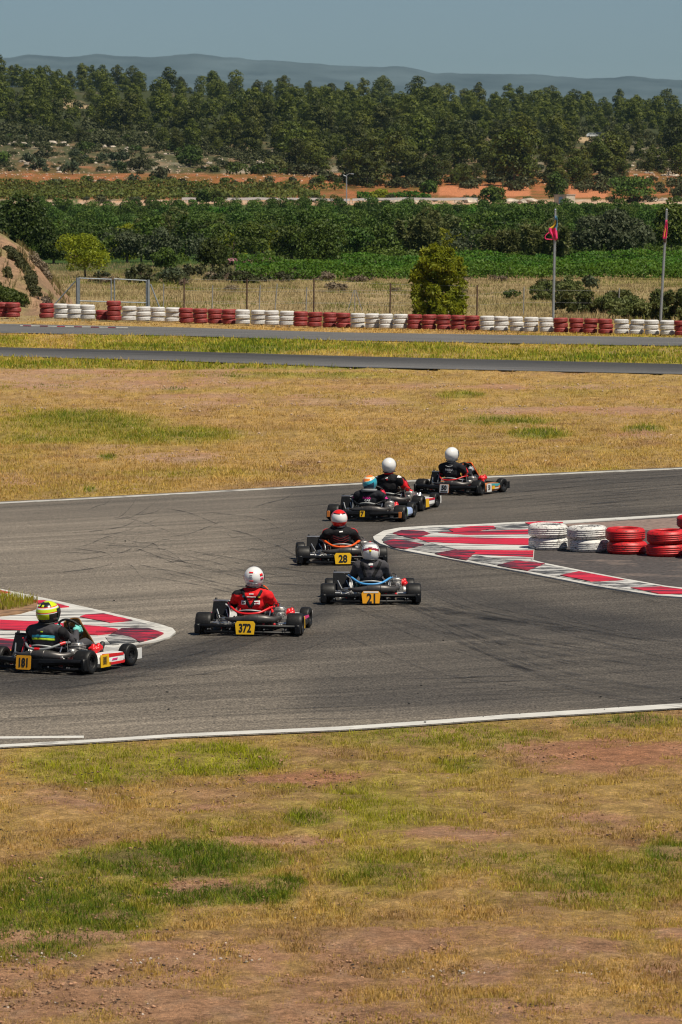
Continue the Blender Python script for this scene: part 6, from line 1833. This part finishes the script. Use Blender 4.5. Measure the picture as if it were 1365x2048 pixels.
def make_driver(c, K):
    up = c['up']; sh = c.get('sh', up); wd = c.get('wide', 1.0); q = random.Random(c['label'])
    D = empty('person', K.location, K.rotation_euler)
    D.location.z = .004
    tag(D, c['driver'], 'person', 'kart drivers')
    lx = c.get('lean', 0)
    def T(x, y, z):
        f = max(0, (z - .15) / .5); return (x * (wd if z > .3 else 1) + lx * f, y, z + sh * f)
    bm = B()
    ellipsoid(bm, T(0, .20, .155), (.165, .15, .115))
    ellipsoid(bm, T(0, .145, .27), (.158, .120, .16), (R(-18), 0, 0))
    ellipsoid(bm, T(0, .085, .40), (.180, .118, .155), (R(-14), 0, 0))
    ellipsoid(bm, T(0, .060, .475), (.190, .098, .085))
    capsule(bm, T(0, .06, .50), T(0, .085, .62), .070, .055)
    for sx in (-1, 1):
        capsule(bm, T(sx * .06, .06, .520), T(sx * .195, .075, .475), .060, .074)
        el = T(sx * c.get('elbow', .285), .255, .335); wr = (sx * .150, .535, .435)
        capsule(bm, T(sx * .200, .08, .468), el, .072, .054)
        capsule(bm, el, wr, .053, .034)
        capsule(bm, (sx * .10, .26, .15), (sx * .21, .66, .285), .095, .066)
        capsule(bm, (sx * .21, .66, .285), (sx * .17, 1.04, .135), .062, .044)
        capsule(bm, (sx * .17, 1.05, .125), (sx * .15, 1.14, .235), .042, .036)
    me0 = bmesh_mesh('body', bm, [])
    o = link('body', me0, D)
    md = o.modifiers.new('r', 'REMESH'); md.mode = 'VOXEL'; md.voxel_size = .0115; md.use_smooth_shade = True
    md = o.modifiers.new('s', 'SMOOTH'); md.factor = .6; md.iterations = 5
    tx = bpy.data.textures.new('creases', 'CLOUDS'); tx.noise_scale = .075
    md = o.modifiers.new('d', 'DISPLACE'); md.texture = tx; md.strength = .024; md.mid_level = .5
    dg = bpy.context.evaluated_depsgraph_get()
    me = bpy.data.meshes.new_from_object(o.evaluated_get(dg)); me.name = 'body'
    o.modifiers.clear(); o.data = me
    me.materials.clear()
    suit = [MATS.get(n) for n in c['suit']]
    for m in suit: me.materials.append(m)
    mi = np.zeros(len(me.polygons), np.int32)
    cen = np.empty(len(me.polygons) * 3, np.float32); me.polygons.foreach_get('center', cen); cen = cen.reshape(-1, 3)
    for k, p in enumerate(cen): mi[k] = c['suit_fn'](p[0] - lx * max(0, (p[2] - .15) / .5), p[1], p[2] - sh * max(0, (p[2] - .15) / .5))
    shoe = len(me.materials); me.materials.append(M_BLACK)
    mi[cen[:, 1] > 1.03] = shoe
    me.polygons.foreach_set('material_index', mi)
    me.polygons.foreach_set('use_smooth', np.ones(len(me.polygons), bool))
    bvh = BVHTree.FromPolygons([v.co.copy() for v in me.vertices], [tuple(p.vertices) for p in me.polygons])
    def wrap(V, off):
        out = []
        for (x, z) in V:
            h = bvh.ray_cast(Vector((x + lx * (z - .15) / .5, -1, z + sh * (z - .15) / .5)), Vector((0, 1, 0)))
            y = h[0].y if h[0] is not None else .0
            out.append((x + lx * (z - .15) / .5, y - off, z + sh * (z - .15) / .5))
        return out
    def band(name, path, wd, m, off=.006, seg=14):
        P = smooth_path([(x, 0, z) for x, z in path], seg); L_ = []; Rr = []
        V = []; Fc = []; nw = 5
        for i, p in enumerate(P):
            t = (P[min(i + 1, len(P) - 1)] - P[max(i - 1, 0)]).normalized(); nx, nz = -t.z, t.x
            V += [(p.x + nx * wd * (k / (nw - 1) - .5), p.z + nz * wd * (k / (nw - 1) - .5)) for k in range(nw)]
            if i:
                for k in range(nw - 1): Fc.append(((i - 1) * nw + k, i * nw + k, i * nw + k + 1, (i - 1) * nw + k + 1))
        mesh = npmesh(name, wrap(V, off), Fc, [m], smooth=True)
        b_ = link(name, mesh, D); sd = b_.modifiers.new('thick', 'SOLIDIFY'); sd.thickness = .004; sd.offset = 0
    def words(s, size, x, z, m, bold=.002, xs=1):
        tm = textmesh(s, size, m, 0, bold, xs, 'lettering')
        V = [(v.co.x + x, v.co.y + z) for v in tm.vertices]
        W = wrap(V, .007)
        for v, p in zip(tm.vertices, W): v.co = p
        tm.update(); link('lettering', tm, D)
    for args in c.get('bands', []): band(*args)
    for args in c.get('words', []): words(*args)
    # helmet
    hz_ = .700 + up
    hx = lx * 1.1
    mats = [MATS[n] for n in c['hmats']]
    he = link('helmet', helmet_mesh(c['hfn'], mats), D, (hx, .095, hz_), (R(c.get('hpitch', 8)), R(c.get('hroll', 0)), R(-c.get('hyaw', 0))), (1.06, 1.06, 1.03))
    V = []; Fc = []
    for j in range(7):
        z = -.045 + .095 * j / 6
        for i in range(21):
            a = math.radians(-78 + 156 * i / 20); rr = math.sqrt(max(.0, 1 - (z / .130) ** 2))
            V.append((math.sin(a) * .1225 * rr, math.cos(a) * .152 * rr, z))
    for j in range(6):
        for i in range(20): Fc.append((j * 21 + i, j * 21 + i + 1, (j + 1) * 21 + i + 1, (j + 1) * 21 + i))
    vm = link('visor', npmesh('visor', V, Fc, [mat('tinted_visor', (.02, .02, .025), .08, var=0)], smooth=True), he); sd = vm.modifiers.new('thick', 'SOLIDIFY'); sd.thickness = .004
    bm = B(); tube(bm, [(math.sin(a) * .100, -math.cos(a) * .122 + .004 - .012 * max(0, -math.cos(a)), -.108 - .026 * max(0, -math.cos(a)) ** 2) for a in (2 * math.pi * k / 28 for k in range(29))], .0085, 6); obj('helmet_rim', bm, M_BLACK, he)
    # collar
    bm = B(); lathe(bm, [(.075, 0), (.083, .012), (.078, .055), (.066, .06)], at(*T(0, .075, .545), Euler((R(-12), 0, 0)).to_matrix().to_4x4()), 20); obj('collar', bm, MATS[c['collar']], D)
    if c.get('neckroll'):
        bm = B(); tube(bm, [T(.115 * math.sin(a), .075 - .115 * math.cos(a), .562 + .008 * math.cos(a)) for a in (-2.4 + 4.8 * k / 20 for k in range(21))], .028, 10); obj('neck_brace', bm, MATS[c['neckroll']], D)
    # gloves round the steering wheel rim
    gm = glove_mesh(MATS[c['glove']])
    for sx in (-1, 1):
        g_ = link('glove', gm, D, (sx * .147, .605, .448), (R(8), 0, R(sx * 18)), (sx, 1, 1))
        g_.rotation_euler = Euler((R(-10), R(sx * 60), R(sx * -12)))
    # painted patches on the helmet
    for (m, th, z, wd, ht) in c.get('hmarks', []):
        V = []; Fc = []; nx_ = 9
        for j in range(3):
            for i in range(nx_):
                a = th + wd * (i / (nx_ - 1) - .5); zz = z + ht * (j / 2 - .5); rr = math.sqrt(max(.02, 1 - (zz / .130) ** 2))
                if zz < -.01: rr = max(rr, .97 ** 2)
                V.append((math.sin(a) * .1205 * rr * 1.012, -math.cos(a) * .1455 * rr * 1.012, zz))
        for j in range(2):
            for i in range(nx_ - 1): Fc.append((j * nx_ + i, j * nx_ + i + 1, (j + 1) * nx_ + i + 1, (j + 1) * nx_ + i))
        hm_ = link('helmet_marking', npmesh('helmet_marking', V, Fc, [MATS[m]], smooth=True), he); sd = hm_.modifiers.new('thick', 'SOLIDIFY'); sd.thickness = .003; sd.offset = 0
    return D

def cloth(name, c, v=.15): return mat(name, c, .8, var=v, scale=9, bump=.4, spec=.25)
cloth('suit_red', (.62, .010, .014)); cloth('suit_black', (.008, .008, .010)); cloth('suit_charcoal', (.052, .050, .057)); cloth('suit_navy', (.011, .012, .017))
cloth('suit_darkred', (.17, .008, .012)); cloth('suit_grey', (.20, .21, .22)); cloth('strap_black', (.010, .010, .011)); cloth('cloth_white', (.70, .70, .70), .05)
cloth('cloth_yellow', (.74, .52, .03), .05); cloth('cloth_lime', (.42, .62, .03), .05); cloth('cloth_teal', (.06, .46, .62), .05); cloth('cloth_pink', (.75, .04, .32), .05)
cloth('glove_teal', (.16, .50, .46)); cloth('glove_red', (.55, .02, .05)); cloth('glove_grey', (.35, .36, .38)); cloth('collar_blue', (.20, .34, .45)); cloth('cloth_maroon', (.28, .012, .03))
for n_, c_ in (('h_white', (.66, .66, .66)), ('h_red', (.68, .015, .012)), ('h_orange', (.75, .20, .03)), ('h_teal', (.03, .30, .40)), ('h_darkblue', (.015, .045, .09)), ('h_cream', (.68, .58, .42)),
               ('h_lime', (.52, .64, .012)), ('h_yellow', (.78, .62, .02)), ('h_black', (.015, .015, .016)), ('h_maroon', (.25, .012, .03)), ('h_silver', (.50, .50, .50)), ('h_grey', (.22, .24, .26)), ('h_pink', (.62, .05, .12))):
    mat(n_, c_, .22, var=.04, scale=5, coat=.4, spec=.5)

ST_V = [('shoulder_strap', [(-.115, .545), (-.09, .47), (-.045, .40), (-.004, .335)], .034, MATS['strap_black']), ('shoulder_strap', [(.125, .545), (.09, .47), (.04, .40), (.004, .335)], .034, MATS['strap_black'])]

DRV = [
 dict(label='black kart with yellow 372 plate and red seat hoop', pose=(500, 1269.5, 8.5), bumper='bars', plate='hex', plate_mat=M_YEL, num='372', num_size=.145, num_xs=.74, plate_x=-.02,
      hoop='red', pod='black', pod_top='pink', pod_plate=(M_YEL, ''), fairing='brown', fairing_edge='orange', nose='white', hose='white', steer=-4,
      driver='person in red racing suit with black straps and white helmet, driving kart 372', up=.022, elbow=.27, lean=.035, suit=['suit_red', 'suit_black', 'suit_darkred'],
      suit_fn=lambda x, y, z: 1 if (z > .49 and x < -.12) or (abs(x) > .20 and z < .36 and y < .2 and z > .30) or z < .24 else 0, collar='suit_red', glove='glove_red', hmats=['h_white', 'h_grey', 'h_red'],
      hfn=lambda t, z: 0, hmarks=[('h_red', -.15, .082, .55, .016), ('h_grey', -.12, .052, .30, .006), ('h_grey', -.14, .036, .36, .006), ('h_grey', -.1, .018, .34, .006), ('h_red', -.08, -.018, .42, .012), ('h_grey', -.42, -.058, .36, .014), ('h_grey', .0, -.058, .30, .012), ('h_grey', .42, -.058, .40, .010), ('h_red', 1.1, .045, .45, .03), ('h_pink', 1.1, .0, .4, .03), ('h_red', -1.35, .0, .3, .05)],
      bands=ST_V + [('back_badge', [(-.125, .395), (-.065, .392)], .050, MATS['cloth_white']), ('back_badge', [(.045, .392), (.115, .395)], .052, MATS['cloth_white']), ('back_badge', [(.055, .388), (.10, .389)], .034, MATS['cloth_maroon']), ('back_badge', [(-.112, .393), (-.075, .391)], .026, MATS['suit_black']),
                     ('flag_badge', [(-.115, .47), (-.088, .47)], .020, MATS['cloth_teal']), ('flag_badge', [(.085, .462), (.115, .462)], .014, MATS['cloth_yellow']), ('name_strip', [(-.055, .466), (.06, .464)], .012, MATS['cloth_white']), ('name_strip', [(-.03, .500), (.03, .500)], .012, MATS['cloth_white'])]),
 dict(label='black kart with orange yellow 21 plate and bright blue seat hoop, nearest the right kerb', pose=(742, 1207.5, -0.5), bumper='bars', plate='hex', plate_mat=M_ORPL, num='21', num_size=.178, num_dy=-.016, num_xs=.80, plate_strip=('white', .41),
      hoop='blue', pod='teal', fairing='black', nose='white', curtain=None, steer=2, radtop=1,
      driver='person in charcoal racing suit and white helmet with dark red band, driving kart 21', up=-.002, sh=.055, wide=.90, elbow=.26, hpitch=-5, lean=.0, suit=['suit_charcoal', 'suit_black'],
      suit_fn=lambda x, y, z: 1 if z < .25 else 0, collar='collar_blue', glove='glove_red', hmats=['h_white', 'h_maroon', 'h_black', 'h_silver'],
      hfn=lambda t, z: (3 if abs(t) > 1.15 else 2 if abs(t) > 1.0 and z > -.06 else 2 if z > .100 and z < .112 else 3 if z >= .112 else 1 if .028 < z + abs(t) * .025 < .062 else 0),
      hmarks=[('h_yellow', -.05, .012, .22, .030), ('h_grey', -.05, -.022, .2, .008), ('h_silver', 0, .064, .5, .012)],
      bands=[('shoulder_strap', [(-.12, .53), (-.105, .46), (-.085, .39), (-.075, .34)], .042, MATS['strap_black']), ('shoulder_strap', [(.135, .53), (.10, .46), (.055, .39), (.03, .34)], .042, MATS['strap_black']),
             ('back_badge', [(-.03, .497), (.03, .497)], .026, MATS['cloth_white']), ('back_badge', [(-.005, .470), (.03, .470)], .014, MATS['cloth_maroon'])]),
 dict(label='black kart with yellow 28 plate and orange seat hoop, partly behind kart 21', pose=(684, 1129, -4.5), bumper='bars', plate='hex', plate_mat=M_YEL, num='28', num_size=.155, num_xs=.85,
      hoop='orange', hoop_joints='orange', pod='orange', fairing='brown', nose='white', steer=3,
      driver='person in black suit with thin red chevrons and red and white helmet, driving kart 28', up=-.01, lean=-.03, suit=['suit_black', 'suit_red'],
      suit_fn=lambda x, y, z: 1 if (z > .48 and abs(x) > .17 and y > .05) else 0, collar='collar_blue', glove='suit_black', hmats=['h_white', 'h_red', 'h_black'],
      hfn=lambda t, z: 1 if z > .092 else 2 if z > .078 and abs(t) < 1.2 else 1 if z < -.028 or abs(t) > 1.25 else 0,
      bands=[('chevron', [(-.12, .44 - k * .035), (0, .40 - k * .035), (.12, .44 - k * .035)], .006, MATS['suit_darkred']) for k in range(3)] + [('back_badge', [(-.02, .500), (.035, .505)], .018, MATS['cloth_white'])]),
 dict(label='black kart with small yellow 7 plate and orange bumper ends, ahead of kart 28', pose=(735, 1042, 13), bumper='solid', plate='square', plate_mat=M_YEL, plate_size=(.085, .105, .135), plate_x=-.03, num='7', num_size=.105, num_dy=0, num_xs=.95,
      hoop='black', pod='lilac', endcap='darkorange', pod_marks=[('green', .33, .13, .05, .11)], fairing='black', nose='black', nose_end='black', steer=-3, redbits=0, airbox_at=(.42, .30, .25),
      driver='person in black suit with pink letters and teal and orange helmet, driving kart 7', up=-.050, lean=.02, suit=['suit_navy', 'suit_black', 'cloth_pink'],
      suit_fn=lambda x, y, z: 2 if (abs(x) > .22 and .40 < z < .43 and y > .10) else 1 if z < .25 else 0, collar='suit_black', neckroll='suit_grey', glove='glove_red', hmats=['h_teal', 'h_orange', 'h_cream', 'h_darkblue'],
      hfn=lambda t, z: 1 if z > .112 else 2 if z > .085 else 1 if z > .058 + .03 * t else 2 if z > .048 + .03 * t else 0 if z > -.01 + .05 * t else 3 if t < .9 else 0,
      words=[('ROSA', .055, -.01, .425, MATS['cloth_pink'], .002, 1.0), ('GAS', .052, .0, .378, MATS['cloth_white'], .002, 1.0)]),
 dict(label='kart with bronze front fairing and plain yellow side plate, between kart 7 and kart 50', pose=(775, 1021, 18.6), bumper='solid', plate='square', plate_mat=M_PLAST, plate_size=(.14, .12, .125), num='',
      hoop='black', pod='white', pod_top='pink', pod_plate=(M_YEL, ''), pod_marks=[('yellow', .36, .12, .12, .14), ('red', .62, .18, .3, .03)], fairing='brown', nose='white', nose_end='white', airbox='silver', steer=-6,
      driver='person in black vest with bright red sleeves and plain white helmet, upright behind kart 7', up=.100, lean=.0, suit=['suit_black', 'suit_red', 'cloth_white'],
      suit_fn=lambda x, y, z: 2 if (abs(x) > .185 and z > .50) else 1 if (abs(x) > .21 and y > .09) or y > .30 and z > .3 else 0, collar='suit_red', glove='glove_red', hmats=['h_white', 'h_grey'], hfn=lambda t, z: 0, hmarks=[('h_grey', -.45, -.062, .14, .012), ('h_grey', .4, -.062, .14, .012)],
      bands=[('back_badge', [(-.03, .497), (.02, .51)], .014, MATS['cloth_white']), ('back_badge', [(-.01, .480), (.02, .480)], .012, MATS['suit_red'])]),
 dict(label='leading kart with white 50 plates, orange fairing and multicoloured side pod', pose=(901, 989, 28.5), bumper='solid', plate='square', plate_mat=M_WHITE, plate_size=(.185, .160, .120), plate_edge='darkorange', num='50', num_size=.115, num_dy=.018, num_xs=.95, plate_strip=('black', -.36),
      hoop='red', hoop_r=.012, pod='darkorange', pod_top='teal', pod_plate=(M_WHITE, '50'), pod_marks=[('yellow', .55, .12, .10, .06), ('teal', .68, .15, .16, .03), ('white', .68, .10, .16, .02)], fairing='black', fairing_edge='orange', nose='black', nose_end='black', steer=-8, airbox_at=(.45, .42, .30), curtain=None,
      driver='person in black suit with white back lettering and plain white helmet, driving leading kart 50', up=.050, lean=-.015, suit=['suit_navy', 'suit_red'],
      suit_fn=lambda x, y, z: 1 if (abs(x) > .225 and .13 < y < .165) else 0, collar='glove_grey', glove='glove_grey', hmats=['h_white'], hfn=lambda t, z: 0, hmarks=[('h_grey', -.5, -.058, .14, .014), ('h_grey', .45, -.06, .14, .014)], hyaw=4,
      words=[('FARINA', .052, 0, .435, MATS['cloth_white'], .0016, .95), ('RACING', .020, .0, .395, MATS['cloth_white'], .0003, 1)], bands=[('collar_trim', [(-.07, .505), (0, .487), (.07, .505)], .005, MATS['cloth_white'])]),
 dict(label='kart with yellow 181 plates and white and red side pod at the left kerb', pose=(84, 1344, 27), bumper='solid', plate='square', plate_mat=M_ORPL, plate_size=(.20, .165, .125), plate_edge='black', num='181', num_size=.140, num_dy=0, num_xs=.72, plate_x=-.10,
      hoop='grey', hoop_joints='red', pod='white', pod_top='red', pod_plate=(M_YEL, '181'), pod_marks=[('pink', .60, .125, .12, .02), ('red', .58, .078, .5, .03), ('yellow', .44, .075, .12, .05)], fairing='brown', fairing_edge='brown', nose='white', nose_end='white', steer=-6, airbox_at=(.45, .42, .25), radtop=0, hose='red',
      driver='person in dark grey suit with teal and lime stripes and fluorescent yellow helmet', up=-.012, lean=.025, suit=['suit_charcoal', 'suit_black', 'suit_grey'],
      suit_fn=lambda x, y, z: 1 if (abs(x) > .20 and z > .36 and y < .12) or z < .27 else 0, collar='suit_charcoal', glove='glove_teal', hmats=['h_lime', 'h_black', 'h_white', 'h_red', 'h_yellow'], hyaw=16, hroll=3,
      hfn=lambda t, z: (0 if z > .124 else (1 if abs(t) < 1.3 else 0) if z > .078 else 3 if z > .073 else 2 if z > .058 else 0 if z > .020 else 3 if z > .013 else 2 if z > .002 else 0 if abs(t) < 1.05 and z > -.055 else 1),
      hmarks=[('h_lime', -.35, .094, .30, .022), ('h_lime', .35, .094, .30, .022)],
      bands=[('back_stripe', [(-.155, .415), (0, .425), (.155, .415)], .030, MATS['cloth_teal'], .007), ('back_stripe', [(-.155, .385), (0, .392), (.155, .385)], .024, MATS['cloth_lime'], .007), ('back_badge', [(-.01, .478), (.02, .478)], .016, MATS['cloth_lime'])]),
]
for c in DRV:
    K = make_kart(c)
    make_driver(c, K)
